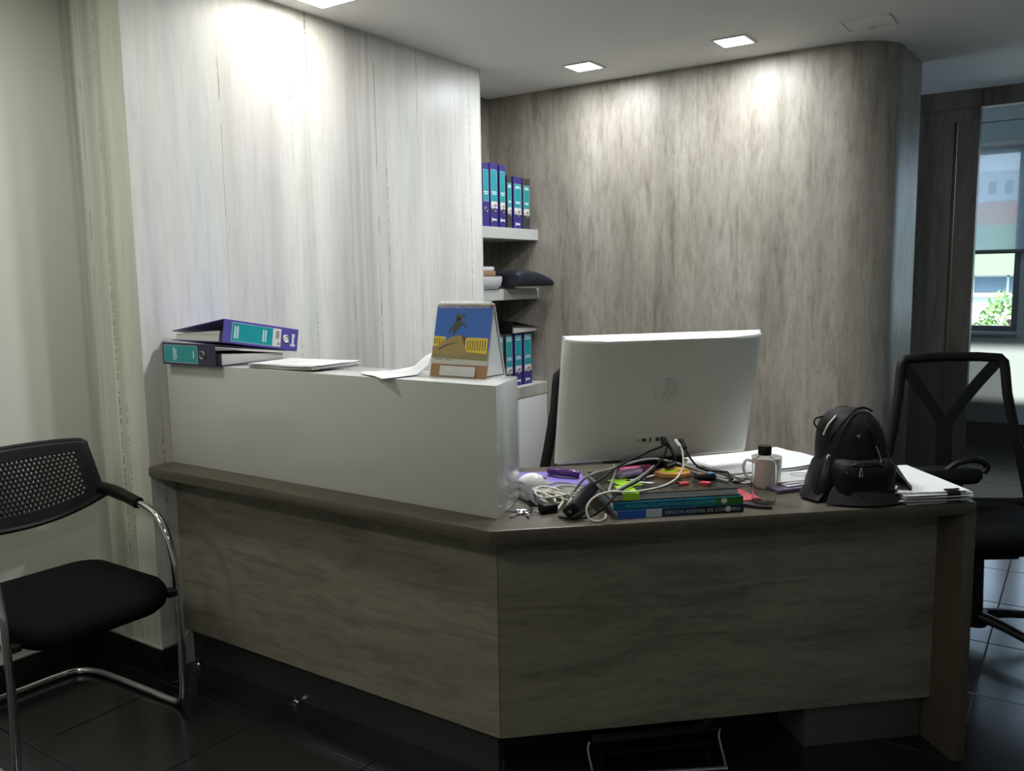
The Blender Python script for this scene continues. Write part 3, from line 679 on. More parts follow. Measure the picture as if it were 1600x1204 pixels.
for sx in (-1, 1):
    b = nb(); poly(b, [(sx * (hw - 0.004), fy + 0.004, 0.006), (sx * (hw - 0.004), ry - 0.004, 0.006), (sx * (hw - 0.004), 0, HT - 0.006)]); solid(b, 0.001); obj('easel_side', b, M_white, cal)
b = nb(); box(b, -hw, hw, fy + 0.004, ry - 0.002, 0.0, 0.003); obj('easel_foot', b, M_white, cal)
b = nb()
for k in range(24):
    x = -hw + 0.012 + k * (2 * hw - 0.024) / 23
    tube(b, [(x, 0.0095 * math.cos(a), HT - 0.004 + 0.0095 * math.sin(a)) for a in [2 * PI * i / 10 for i in range(10)]], 0.0015, 5, closed=True)
sp = obj('spiral_binding', b, M_sticker, cal)

# ================================================================== ON THE DESK: books
def book(label, s0, s1, b0, b1, z0, z1, cov, spine_mats, spine_split, title, tx, ts, tcol, emblem, spine_front=True):
    t = thing('hardcover_book', label, 'book', D(s0, b0, z0), RZ, 'stacked hardcover books')
    w_, d_, h_ = s1 - s0, b1 - b0, z1 - z0; c = 0.0026
    cv = nb(); box(cv, 0, w_, 0, d_, 0, c, bev=0.0008, seg=1); box(cv, 0, w_, 0, d_, h_ - c, h_, bev=0.0008, seg=1); obj('cover', cv, cov, t)
    part('page_block', M_edge_z, t, 0.005, w_ - 0.005, 0.006, d_ - 0.004, c, h_ - c)
    if spine_front:
        sp_ = nb(); x = 0
        for mi, f in enumerate(spine_split):
            box(sp_, x, w_ * f, -0.001, 0.004, 0.0002, h_ - 0.0002, mi=mi); x = w_ * f
        sp_o = obj('spine', sp_, spine_mats, t, 0)
        tb = text_bm(title, ts, 0.0002, 1.15); xform(tb, Matrix.Translation((w_ * tx, -0.0013, h_ * 0.30)) @ Matrix.Rotation(PI / 2, 4, 'X')); obj('title_lettering', tb, tcol, sp_o, 0)
        em = nb(); ex = w_ * emblem; ez = h_ * 0.52
        poly(em, [(ex - 0.010, -0.0014, ez), (ex - 0.005, -0.0014, ez - 0.006), (ex, -0.0014, ez - 0.0075), (ex + 0.005, -0.0014, ez - 0.006), (ex + 0.010, -0.0014, ez), (ex + 0.005, -0.0014, ez + 0.006), (ex, -0.0014, ez + 0.0075), (ex - 0.005, -0.0014, ez + 0.006)])
        eo = obj('emblem', em, M_sticker, sp_o, 0)
    return t
M_sp_blue = mat('spine_blue', (0.012, 0.10, 0.42), 0.3); M_sp_ice = mat('spine_ice', (0.42, 0.50, 0.52), 0.3); M_sp_navy = mat('spine_navy', (0.006, 0.022, 0.085), 0.3); M_sp_blk = mat('spine_black', (0.008, 0.010, 0.014), 0.3)
M_sp_teal = mat('spine_teal', (0.004, 0.125, 0.21), 0.3); M_sp_grn = mat('spine_green', (0.028, 0.16, 0.015), 0.3); M_sp_tg = mat('spine_teal_pale', (0.008, 0.18, 0.24), 0.3)
M_cov_dark = mat('cover_dark', (0.020, 0.024, 0.022), 0.12)
_cn = noise(M_cov_dark, mapping(M_cov_dark, (1, 1, 1)), 14, 6, 0.6, 0.5)
setcol(M_cov_dark, ramp(M_cov_dark, _cn, [(0.38, (0.010, 0.013, 0.012)), (0.52, (0.05, 0.045, 0.035)), (0.62, (0.10, 0.075, 0.045)), (0.72, (0.03, 0.03, 0.03))]))
M_title_p = mat('title_pale', (0.10, 0.42, 0.50), 0.4); M_title_w = mat('title_grey', (0.42, 0.46, 0.5), 0.4)
ZB = [0.7505, 0.7715, 0.7920, 0.8130]
book('blue to black spined book "REGION ANDINA DE COLOMBIA", bottom of the stack', 0.338, 0.681, 0.036, 0.30, ZB[0], ZB[1], M_sp_navy, [M_sp_blue, M_sp_ice, M_sp_navy, M_sp_blk], [0.22, 0.345, 0.62, 1.0], 'REGION ANDINA DE COLOMBIA', 0.37, 0.0125, M_title_w, 0.873)
book('teal and green spined book "PRADERAS SUBMARINAS DE COLOMBIA", middle of the stack', 0.328, 0.682, 0.042, 0.305, ZB[1], ZB[2], M_sp_teal, [M_sp_teal, M_sp_tg, M_sp_grn], [0.58, 0.775, 1.0], 'PRADERAS SUBMARINAS DE COLOMBIA', 0.09, 0.0125, M_title_p, 0.85)
book('dark covered book with grey page edges to the front, top of the stack', 0.326, 0.678, 0.050, 0.315, ZB[2], ZB[3], M_cov_dark, None, None, '', 0, 0, None, 0, spine_front=False)
ZB3 = ZB[3] + 0.0004
# little things scattered on the top book
def marker(label, s, bq, z, L, r, rz, body, capm):
    t = thing('marker_pen', label, 'pen', D(s, bq, z + r), RZ + rz, 'pens on the books')
    q = nb(); tube(q, [(0, 0, 0), (L * 0.6, 0, 0)], r, 12); obj('barrel', q, body, t)
    q = nb(); tube(q, [(L * 0.6, 0, 0), (L * 0.92, 0, 0), (L, 0, 0)], r, 12, rad=[r * 1.08, r * 1.02, r * 0.6]); obj('cap', q, capm, t)
    return t
marker('hot pink marker pen lying on the top book', 0.405, 0.262, ZB3, 0.105, 0.011, 0.15, mat('hot_pink', (0.60, 0.03, 0.16), 0.35), mat('maroon_cap', (0.13, 0.01, 0.05), 0.35))
marker('pale lilac marker pen lying in front of the pink one', 0.392, 0.208, ZB3, 0.125, 0.012, 0.42, mat('lilac', (0.34, 0.26, 0.42), 0.25), mat('maroon_cap', (0.13, 0.01, 0.05), 0.35))
M_lime = mat('lime_note', (0.34, 0.62, 0.02), 0.5); M_orange = mat('orange_note', (0.72, 0.33, 0.10), 0.5); M_amber = mat('amber_note', (0.78, 0.50, 0.08), 0.5); M_red = mat('red_note', (0.55, 0.06, 0.07), 0.5)
t = thing('sticky_flag', 'lime green sticky flag folded over the front edge of the top book', 'sticky note', D(0.355, 0.048, ZB3), RZ)
part('flag', M_lime, t, 0.0, 0.045, 0.0, 0.085, 0.0, 0.0008); part('flag_tip', M_lime, t, 0.0, 0.045, -0.0008, 0.0, -0.018, 0.0008)
b = nb(); box(b, -0.028, 0.028, -0.045, 0.045, 0, 0.0008); xform(b, Matrix.Translation(D(0.395, 0.165, ZB3)) @ Matrix.Rotation(RZ + 0.3, 4, 'Z')); solo('sticky_note', b, M_lime, 'lime green sticky note further back on the top book', 'sticky note')
t = thing('note_pad', 'orange and green sticky note pad with amber flap behind the cables', 'note pad', D(0.545, 0.225, ZB3), RZ - 0.25)
b = nb(); prism(b, [(-0.045, -0.01), (-0.02, -0.035), (0.03, -0.038), (0.055, -0.015), (0.05, 0.03), (-0.02, 0.035)], 0.0, 0.012, bev=0.001); obj('pad', b, M_orange, t)
b = nb(); prism(b, [(-0.028, -0.018), (0.012, -0.024), (0.022, 0.0), (-0.01, 0.018)], 0.012, 0.0135); obj('green_note', b, M_lime, t)
b = nb(); prism(b, [(-0.01, 0.012), (0.03, -0.012), (0.052, 0.004), (0.03, 0.032)], 0.0125, 0.017); obj('amber_flap', b, M_amber, t)
for i, (s, bq, rz, lb) in enumerate(((0.540, 0.105, 0.3, 'small red clip lying near the middle of the top book'), (0.598, 0.098, -0.5, 'small red clip lying towards the right of the top book'), (0.625, 0.190, 0.1, 'red clip under the grey wire at the right of the top book'))):
    t = thing('red_clip', lb, 'clip', D(s, bq, ZB3), RZ + rz, 'red clips on the books')
    b = nb(); prism(b, [(-0.016, -0.006), (0.010, -0.010), (0.018, 0.0), (0.008, 0.010), (-0.012, 0.008)], 0.0, 0.008, bev=0.0015); obj('clip_body', b, M_red, t)
    b = nb(); tube(b, smooth_path([(-0.014, 0, 0.006), (-0.026, 0.004, 0.009), (-0.034, 0.0, 0.004)], 4), 0.0022, 6); obj('clip_lever', b, M_black, t)
t = thing('black_sharpener', 'small black gadget with a blue lid near the right end of the top book', 'gadget', D(0.618, 0.150, ZB3), RZ + 0.2)
b = nb(); box(b, -0.03, 0.03, -0.013, 0.013, 0.0, 0.016, bev=0.005); obj('body', b, M_black_gl, t)
b = nb(); box(b, 0.008, 0.026, -0.010, 0.012, 0.016, 0.019, bev=0.001); obj('lid', b, mat('steel_blue', (0.10, 0.22, 0.32), 0.4), t)
for i, (s, bq, rz) in enumerate(((0.445, 0.155, -0.3), (0.432, 0.19, 0.2), (0.485, 0.225, 0.5))):
    b = nb(); prism(b, [(-0.028, -0.006), (0.022, -0.008), (0.030, 0.002), (0.0, 0.010), (-0.026, 0.007)], 0, 0.0008)
    xform(b, Matrix.Translation(D(s, bq, ZB3)) @ Matrix.Rotation(RZ + rz, 4, 'Z')); solo('paper_scrap', b, M_paper, ('white paper scrap in the middle of the top book', 'white paper scrap beside the lilac marker', 'white paper scrap left of the note pad')[i], 'paper scrap', 'scraps on the books')

# ------------------------------------------------------------------ all-in-one computer, seen from behind
mon = thing('desktop_computer', 'silver all-in-one computer seen from behind on the desk', 'computer', D(0.585, 0.46, ZT), RZ)
# panel frame: built upright around its lower edge centre, then tipped towards the viewer at the top
pv = D(0.560, 0.428, 0.822); yawm = RZ + math.atan2(0.065, 0.622); tip = math.radians(13)
PM = Matrix.Translation(pv) @ Matrix.Rotation(yawm, 4, 'Z') @ Matrix.Rotation(tip, 4, 'X')
PL = Matrix.Rotation(-RZ, 4, 'Z') @ Matrix.Translation(-Vector(mon.location)) @ PM
M_silver = mat('silver_plastic', (0.80, 0.82, 0.74), 0.34, metal=0.0)
MW, MH = 0.312, 0.392
def mpart(name, bm, m, parent=None, smooth=35):
    o = obj(name, bm, m, parent or mon, smooth)
    if not parent: o.matrix_local = PL
    return o
b = nb(); secs = []
for (y, inx, z0, z1) in ((0.012, 0.0, 0.0, MH), (0.006, -0.0, 0.0, MH), (0.0, 0.0, 0.0, MH)):
    secs.append([(x, y, (z0 + z1) / 2 + z) for x, z in rrect(MW - inx, (z1 - z0) / 2, 0.010, 3)])
for (y, inx, top, bot, rr) in ((-0.006, 0.002, 0.002, 0.002, 0.010), (-0.018, 0.022, 0.003, 0.012, 0.012), (-0.030, 0.070, 0.004, 0.034, 0.014), (-0.034, 0.105, 0.006, 0.055, 0.016)):
    hz = (MH - top - bot) / 2; secs.append([(x, y, bot + hz + z) for x, z in rrect(MW - inx, hz, rr, 3)])
loft(b, secs); shell = mpart('back_shell', b, M_silver, smooth=40)
b = nb(); box(b, -MW + 0.004, MW - 0.004, 0.012, 0.016, 0.03, MH - 0.004); mpart('screen', b, M_black_gl, shell)
b = nb(); box(b, -MW - 0.0012, MW + 0.0012, 0.004, 0.013, -0.0012, MH + 0.0012, bev=0.002); mpart('edge_trim', b, mat('silver_edge', (0.74, 0.73, 0.68), 0.3), shell)
YB_ = -0.0343
# round emblem: ring and leaning strokes
b = nb(); ez = 0.232; er = 0.042
tube(b, [(0.004 + er * math.cos(a), YB_ - 0.0004, ez + er * math.sin(a)) for a in [2 * PI * k / 32 for k in range(32)]], 0.0016, 6, closed=True, flat=0.6)
em = mpart('emblem', b, mat('emblem_grey', (0.68, 0.71, 0.68), 0.15), shell)
b = nb()
def stroke(pts): poly(b, [(0.004 + x * er, YB_ - 0.0006, ez + z * er) for x, z in pts])
stroke([(-.30, -.60), (-.14, -.60), (.22, .90), (.06, .94)]); stroke([(-.02, .12), (.02, .28), (.20, .28), (.26, .18), (.10, -.45), (-.04, -.45), (.10, .12)])
stroke([(.12, -.92), (.28, -.86), (.56, .28), (.42, .28)]); stroke([(.50, .28), (.80, .28), (.84, .14), (.70, -.44), (.38, -.44), (.42, -.30), (.58, -.30), (.66, .12), (.48, .12)])
mpart('emblem_letters', b, mat('emblem_grey', (0.68, 0.71, 0.68), 0.15), shell, 0)
b = nb(); poly(b, [(0.004 + er * 0.9 * math.cos(a), YB_ - 0.0003, ez + er * 0.9 * math.sin(a)) for a in [PI * 0.12 + k * (PI * 0.38) / 8 for k in range(9)]] + [(0.004 + er * .22, YB_ - 0.0003, ez + er * .35)]); mpart('emblem_fill', b, mat('emblem_pale', (0.68, 0.76, 0.80), 0.15), shell, 0)
# seams, camera hatch, sticker
b = nb()
box(b, -0.05, -0.049, -0.0343, -0.012, MH - 0.025, MH - 0.008); box(b, 0.065, 0.066, -0.0343, -0.012, MH - 0.025, MH - 0.008); box(b, -0.05, 0.066, -0.0330, -0.012, MH - 0.0092, MH - 0.0084)
box(b, -0.268, -0.267, -0.0235, -0.010, 0.09, 0.235); mpart('seam', b, mat('seam_grey', (0.16, 0.16, 0.145), 0.6), shell)
b = nb(); box(b, -0.285, -0.262, -0.0175, -0.006, 0.018, 0.028, bev=0.002); mpart('regulatory_mark', b, mat('mark_grey', (0.46, 0.47, 0.43), 0.4), shell)
# port recess and ports
ZPo = 0.076
b = nb(); box(b, -0.075, 0.065, -0.0352, -0.030, ZPo - 0.013, ZPo + 0.016, bev=0.001); mpart('port_bay', b, mat('port_bay_grey', (0.72, 0.74, 0.66), 0.4), shell)
b = nb()
for (x, w_, h_) in ((-0.070, 0.004, 0.004), (-0.052, 0.014, 0.010), (-0.032, 0.005, 0.013), (-0.008, 0.012, 0.012), (0.006, 0.010, 0.014), (0.016, 0.005, 0.012)): box(b, x - w_ / 2, x + w_ / 2, -0.0358, -0.034, ZPo - h_ / 2, ZPo + h_ / 2)
mpart('port', b, M_shadow_ink, shell)
# stand
b = nb(); box(b, -0.10, 0.08, -0.01, 0.05, 0.012, 0.10, bev=0.006); obj('stand_neck', b, M_black, mon)
b = nb(); loft(b, [rsec(0.13, 0.085, 0.03, 0.0), rsec(0.13, 0.085, 0.03, 0.010), rsec(0.12, 0.075, 0.03, 0.014)]); obj('stand_base', b, M_black, mon)

# ------------------------------------------------------------------ cables (points in desk coordinates s, b, z)
def cable(label, pts, r, m, n=7, ends=None, group='cables on the desk', extra=None, name='cable'):
    P = [D(*p) for p in pts]; c = Vector((sum(p.x for p in P) / len(P), sum(p.y for p in P) / len(P), min(p.z for p in P) - r))
    t = thing(name, label, 'cable', c, 0, group)
    q = nb(); tube(q, [p - c for p in smooth_path(P, n)], r, 8); obj('cord', q, m, t)
    for (i, L_, rr) in (ends or []):
        a = P[i]; nx = P[i + 1] if i == 0 else P[i - 1]; dv = (nx - a).normalized()
        q = nb(); tube(q, [a - c - dv * 0.004, a - c + dv * L_], rr, 10, flat=0.75); obj('plug', q, m, t)
    return t
M_cab_b = mat('cable_black', (0.004, 0.004, 0.004), 0.5, spec=0.2); M_cab_w = mat('cable_white', (0.62, 0.60, 0.52), 0.45); M_cab_g = mat('cable_grey', (0.30, 0.30, 0.28), 0.4)
cable('black cord running from the computer ports down left to the power adapter', [(0.549, 0.300, 0.897), (0.540, 0.270, 0.890), (0.480, 0.235, 0.880), (0.383, 0.192, 0.853), (0.320, 0.150, 0.828), (0.290, 0.140, 0.812)], 0.0034, M_cab_b, ends=[(0, 0.022, 0.0065)])
cable('black cord falling straight from the ports and sweeping over the books to the front left', [(0.556, 0.303, 0.897), (0.552, 0.275, 0.884), (0.535, 0.250, 0.866), (0.505, 0.213, 0.850), (0.432, 0.144, 0.824), (0.350, 0.056, 0.819), (0.300, 0.02, 0.790), (0.265, 0.035, 0.762), (0.215, 0.055, 0.7545), (0.19, 0.075, 0.7545)], 0.0030, M_cab_b, ends=[(0, 0.02, 0.0065)])
t = cable('short black cord looping from the ports to a fat round black plug', [(0.560, 0.303, 0.893), (0.563, 0.27, 0.878), (0.562, 0.25, 0.868), (0.566, 0.242, 0.855), (0.555, 0.235, 0.842), (0.536, 0.230, 0.838)], 0.0045, M_cab_b, ends=[(5, 0.030, 0.0105)])
cable('white cable curving from the computer over the books to a loop on the desk', [(0.593, 0.312, 0.893), (0.596, 0.28, 0.880), (0.590, 0.245, 0.858), (0.577, 0.212, 0.836), (0.533, 0.148, 0.820), (0.464, 0.085, 0.8165), (0.379, 0.052, 0.8165), (0.320, 0.045, 0.822), (0.275, 0.035, 0.812), (0.252, 0.022, 0.788), (0.258, 0.012, 0.762), (0.285, 0.015, 0.755), (0.305, 0.035, 0.756), (0.312, 0.06, 0.758)], 0.0026, M_cab_w, ends=[(0, 0.03, 0.006)])
cable('black cable bending right from the computer with a square corner over the books', [(0.608, 0.312, 0.893), (0.612, 0.285, 0.872), (0.618, 0.265, 0.852), (0.632, 0.250, 0.832), (0.655, 0.230, 0.820), (0.690, 0.205, 0.820), (0.704, 0.195, 0.819), (0.700, 0.170, 0.806), (0.690, 0.130, 0.8165)], 0.0030, M_cab_b, ends=[(0, 0.03, 0.0075)])
cable('long grey cord arching under the computer across the books', [(0.255, 0.235, 0.760), (0.299, 0.215, 0.822), (0.378, 0.250, 0.834), (0.480, 0.280, 0.848), (0.535, 0.275, 0.848), (0.601, 0.245, 0.832), (0.641, 0.205, 0.820), (0.676, 0.140, 0.8175)], 0.0036, M_cab_g)
cable('grey cord folded into a sharp V over the left edge of the books', [(0.410, 0.335, 0.826), (0.388, 0.242, 0.824), (0.330, 0.085, 0.820), (0.322, 0.055, 0.820), (0.345, 0.065, 0.820), (0.444, 0.182, 0.824), (0.505, 0.250, 0.836)], 0.0036, M_cab_g)
cable('grey cord lying low across the right half of the top book', [(0.565, 0.275, 0.826), (0.60, 0.235, 0.822), (0.640, 0.170, 0.818), (0.668, 0.105, 0.8175)], 0.0032, M_cab_g)
# white cable bundle
t = thing('cable_bundle', 'tangled bundle of coiled white cable left of the power adapter', 'cable', D(0.225, 0.28, ZT), RZ)
for k in range(7):
    q = nb(); a0 = random.uniform(0, 2 * PI); el = random.uniform(0.55, 0.95); rr = random.uniform(0.045, 0.075); ox = random.uniform(-0.03, 0.03); oy = random.uniform(-0.07, 0.06); ph = random.uniform(0, 6)
    tube(q, smooth_path([(ox + rr * math.cos(a) * math.cos(a0) - rr * el * math.sin(a) * math.sin(a0), oy + rr * math.cos(a) * math.sin(a0) + rr * el * math.sin(a) * math.cos(a0), 0.006 + 0.004 * k + 0.005 * math.sin(2 * a + ph)) for a in [2 * PI * i / 10 for i in range(10)]], 4, closed=True), 0.0032, 6, closed=True)
    obj('coil', q, M_cab_w, t)
for k in range(5):
    q = nb(); x0 = -0.05 + 0.022 * k
    tube(q, smooth_path([(x0, -0.15, 0.004 + 0.002 * k), (x0 + 0.03, -0.09, 0.018 + 0.003 * k), (x0 + 0.01, -0.02, 0.022), (x0 - 0.02, 0.05, 0.012), (x0 + 0.01, 0.09, 0.004)], 6), 0.0033, 6); obj('strand', q, M_cab_w, t)
t = thing('power_adapter', 'long black power adapter leaning against the book stack', 'power adapter', D(0.255, 0.115, ZT), 0)
b = nb(); box(b, -0.076, 0.076, -0.023, 0.023, -0.015, 0.015, bev=0.005)
AM = Matrix.Translation((0.005, 0, 0.038)) @ Matrix.Rotation(RZ + math.radians(56), 4, 'Z') @ Matrix.Rotation(math.radians(-9), 4, 'Y') @ Matrix.Rotation(math.radians(-38), 4, 'X')
xform(b, AM); obj('brick', b, M_black, t)
b = nb(); box(b, -0.05, 0.02, -0.018, 0.012, 0.0148, 0.0154); xform(b, AM); obj('type_label', b, mat('adapter_label', (0.05, 0.05, 0.052), 0.3), t)
b = nb(); tube(b, [(-0.076, 0, 0), (-0.092, 0, -0.004)], 0.006, 8); xform(b, AM); obj('cord_boot', b, M_cab_b, t)
# keys
t = thing('key_ring', 'small bunch of keys with a black fob beside the white counter end', 'keys', D(0.115, 0.15, ZT), RZ)
q = nb(); tube(q, [(0.016 * math.cos(a) - 0.005, 0.016 * math.sin(a), 0.004) for a in [2 * PI * k / 20 for k in range(20)]], 0.0013, 6, closed=True); obj('ring', q, M_steel, t)
for k, (a, L_) in enumerate(((2.75, 0.052), (3.9, 0.05), (4.7, 0.045))):
    q = nb(); tube(q, [(0.012 * math.cos(x), 0.009 * math.sin(x), 0.003 + 0.002 * k) for x in [2 * PI * i / 12 for i in range(12)]], 0.0022, 6, closed=True)
    prism(q, [(0.010, -0.0025), (L_, -0.0025), (L_, 0.003), (L_ - 0.004, 0.005), (L_ - 0.009, 0.003), (L_ - 0.014, 0.0055), (L_ - 0.018, 0.003), (0.010, 0.003)], 0.002 + 0.002 * k, 0.0042 + 0.002 * k)
    xform(q, Matrix.Rotation(a, 4, 'Z') @ Matrix.Translation((0.016, 0, 0))); obj('key', q, M_steel, t)
b = nb(); box(b, -0.024, 0.024, -0.017, 0.017, 0.0, 0.026, bev=0.007, seg=3); xform(b, Matrix.Translation((0.060, -0.012, 0.0)) @ Matrix.Rotation(0.25, 4, 'Z')); obj('fob', b, M_black, t, 50)
b = nb(); tube(b, smooth_path([(0.035, -0.005, 0.02), (0.022, 0.012, 0.030), (0.018, 0.03, 0.022), (0.03, 0.045, 0.010)], 5), 0.0075, 8, flat=0.3, up=(0, 0, 1)); obj('leather_loop', b, M_black, t)
b = nb(); tube(b, [D(0.155, 0.205, 0.758), D(0.150, 0.27, 0.775), D(0.125, 0.35, 0.785), D(0.112, 0.40, 0.775)], 0.016, 8, flat=0.2, up=(0, 0, 1)); solo('strap', b, mat('dark_strap', (0.035, 0.036, 0.038), 0.6), 'dark grey strap beside the white counter end', 'strap')
# white mouse and violet pad
b = nb(); 
for k in range(1): ellipsoid(b, (0, 0, 0.0), (0.052, 0.034, 0.040), 18, 12)
bmesh.ops.bisect_plane(b, geom=b.verts[:] + b.edges[:] + b.faces[:], plane_co=(0, 0, 0.0), plane_no=(0, 0, -1), clear_outer=True)
bmesh.ops.contextual_create(b, geom=[e for e in b.edges if e.is_boundary])
t = thing('computer_mouse', 'white computer mouse on the violet mat behind the counter end', 'mouse', D(0.185, 0.415, ZT + 0.0042), RZ - 0.55)
obj('mouse_shell', b, mat('mouse_white', (0.82, 0.82, 0.78), 0.25), t, 60)
b = nb(); tube(b, [(0.034, -0.004, 0.026), (0.034, 0.004, 0.026)], 0.007, 10); obj('scroll_wheel', b, M_cab_g, t)
b = nb(); tube(b, smooth_path([(0.051 * math.cos(a), 0.0345 * math.sin(a), 0.004) for a in [2 * PI * k / 16 for k in range(16)]], 2, closed=True), 0.0015, 5, closed=True); obj('base_rim', b, M_cab_g, t)
b = nb(); prism(b, [(-0.13, -0.10), (0.11, -0.12), (0.12, 0.09), (-0.11, 0.11)], 0, 0.004, bev=0.001); xform(b, Matrix.Translation(D(0.245, 0.50, ZT)) @ Matrix.Rotation(RZ, 4, 'Z')); solo('mouse_mat', b, mat('violet_mat', (0.20, 0.14, 0.46), 0.5), 'violet mat on the desk left of the computer', 'mat')
b = nb(); tube(b, smooth_path([(-0.055, 0.0, 0.012), (-0.03, -0.008, 0.016), (0.0, -0.010, 0.016), (0.035, -0.004, 0.015), (0.055, 0.004, 0.012)], 4), 0.014, 10, rad=[0.009] + [0.0125] * 15 + [0.010]); xform(b, Matrix.Translation(D(0.30, 0.515, ZT + 0.0045)) @ Matrix.Rotation(RZ - 0.75, 4, 'Z')); solo('eyeglass_case', b, mat('dark_purple', (0.055, 0.012, 0.10), 0.22), 'glossy dark purple case lying on the violet mat', 'case', smooth=60)
b = nb(); prism(b, [(-0.05, -0.03), (0.05, -0.03), (0.05, 0.03), (-0.05, 0.03)], 0, 0.003); xform(b, Matrix.Translation(D(0.31, 0.375, ZT)) @ Matrix.Rotation(RZ + 0.3, 4, 'Z')); solo('note_card', b, M_paper, 'white card on the desk behind the power adapter', 'card')

# ------------------------------------------------------------------ papers, mug, bottle
sheet_stack('paper_pile', D(0.93, 0.50).x, D(0.93, 0.50).y, ZT + 0.002, 0.175, 0.13, 9, 'fanned white papers right of the computer, behind the mug', rz=RZ + 0.25, th=0.003, curl=0.012)
b = nb(); box(b, -0.16, 0.14, -0.12, 0.01, 0.0, 0.012, bev=0.002); xform(b, Matrix.Translation(D(0.985, 0.335, ZT)) @ Matrix.Rotation(RZ + 0.2, 4, 'Z')); solo('notebook', b, mat('dusky_violet', (0.10, 0.08, 0.13), 0.5), 'dusky violet notebook under the papers behind the bottle', 'notebook')
sheet_stack('paper_sheets', D(1.0, 0.30).x, D(1.0, 0.30).y, ZT + 0.0135, 0.12, 0.055, 4, 'few white sheets with a printed ring, left of the black backpack', rz=RZ + 0.2, th=0.0025)
q = nb(); tube(q, [(0.03 * math.cos(a), 0.02 * math.sin(a), 0) for a in [2 * PI * k / 24 for k in range(24)]], 0.0012, 5, closed=True, flat=0.3); xform(q, Matrix.Translation(D(0.985, 0.31, ZT + 0.0245)) @ Matrix.Rotation(RZ, 4, 'Z')); solo('rubber_band', q, M_shadow_ink, 'thin dark ring lying on the sheets left of the backpack', 'rubber band')
mug = thing('mug', 'pale glass mug with a handle standing behind the plastic bottle', 'mug', D(0.858, 0.275, ZT))
b = nb(); lathe(b, [(0, 0.0), (0.036, 0.0), (0.040, 0.004), (0.043, 0.088), (0.0445, 0.092), (0.042, 0.093), (0.0395, 0.088), (0.036, 0.008), (0, 0.007)], 28); obj('cup', b, mat('mug_glaze', (0.70, 0.68, 0.60), 0.2), mug, 50)
b = nb(); hv = Vector((-0.83, -0.56, 0)); tube(b, smooth_path([hv * 0.040 + Vector((0, 0, 0.078)), hv * 0.060 + Vector((0, 0, 0.082)), hv * 0.068 + Vector((0, 0, 0.062)), hv * 0.060 + Vector((0, 0, 0.038)), hv * 0.040 + Vector((0, 0, 0.020))], 6), 0.0045, 8); obj('handle', b, mat('mug_glaze', (0.70, 0.68, 0.60), 0.2), mug)
bt = thing('plastic_bottle', 'clear plastic bottle with a black cap standing in front of the mug', 'bottle', D(0.775, 0.115, ZT))
b = nb(); lathe(b, [(0, 0.004), (0.012, 0.002), (0.026, 0.0), (0.0315, 0.006), (0.032, 0.040), (0.0312, 0.055), (0.032, 0.075), (0.032, 0.105), (0.028, 0.119), (0.018, 0.128), (0.0145, 0.131), (0.0145, 0.140), (0.0132, 0.140), (0.0132, 0.131), (0.017, 0.127), (0.0268, 0.118), (0.0308, 0.105), (0.0308, 0.040), (0.0302, 0.008), (0.024, 0.0025), (0, 0.0055)], 32); obj('bottle_body', b, M_clear, bt, 50)
b = nb(); lathe(b, [(0, 0.134), (0.0168, 0.134), (0.0172, 0.136), (0.0172, 0.157), (0.016, 0.159), (0, 0.159)], 28)
obj('cap', b, M_black, bt, 40)
b = nb()
for k in range(28):
    a = 2 * PI * k / 28; tube(b, [(0.0172 * math.cos(a), 0.0172 * math.sin(a), 0.137), (0.0172 * math.cos(a), 0.0172 * math.sin(a), 0.156)], 0.0006, 4)
obj('cap_ribs', b, M_black, bt)
b = nb(); box(b, -0.06, 0.018, -0.07, 0.06, 0.0, 0.004); xform(b, Matrix.Translation(D(0.755, 0.205, ZT)) @ Matrix.Rotation(RZ + 0.05, 4, 'Z')); solo('note_block', b, mat('coral_paper', (0.60, 0.10, 0.13), 0.5), 'coral red note paper between the books and the bottle', 'note paper')
b = nb(); tube(b, [D(0.698, 0.085, ZT + 0.006), D(0.735, 0.055, ZT + 0.0055), D(0.765, 0.045, ZT + 0.005)], 0.0048, 8); solo('ballpoint_pen', b, M_black, 'black pen lying on the desk in front of the coral note paper', 'pen')
# ------------------------------------------------------------------ small black backpack
bp = thing('backpack', 'small black backpack with zips standing on the desk front edge', 'backpack', D(1.045, 0.135, ZT), RZ - 0.1)
M_bag = mat('bag_nylon', (0.005, 0.005, 0.005), 0.6, spec=0.22); M_vinyl = mat('bag_vinyl', (0.008, 0.008, 0.008), 0.3, spec=0.3)
b = nb(); secs = []
NB = 28
for (z, hx, hy, ox, oy) in ((0.0, 0.088, 0.075, 0.0, 0.0), (0.02, 0.100, 0.086, 0.0, 0.0), (0.06, 0.102, 0.088, 0.0, 0.0), (0.11, 0.099, 0.086, 0.0, 0.003), (0.15, 0.094, 0.082, -0.001, 0.005), (0.19, 0.087, 0.076, -0.004, 0.008), (0.215, 0.076, 0.066, -0.007, 0.010), (0.236, 0.056, 0.050, -0.010, 0.012), (0.247, 0.030, 0.028, -0.012, 0.012)):
    ring_ = []
    for k in range(NB):
        a = 2 * PI * k / NB; c_, s_ = math.cos(a), math.sin(a)
        e = 0.85; wr = 1 + 0.018 * math.sin(5 * a + z * 40) + 0.012 * math.sin(9 * a - z * 25)
        ring_.append((ox + hx * wr * math.copysign(abs(c_) ** e, c_), oy + hy * wr * math.copysign(abs(s_) ** e, s_), z))
    secs.append(ring_)
loft(b, secs); body = obj('bag_body', b, M_bag, bp, 60)
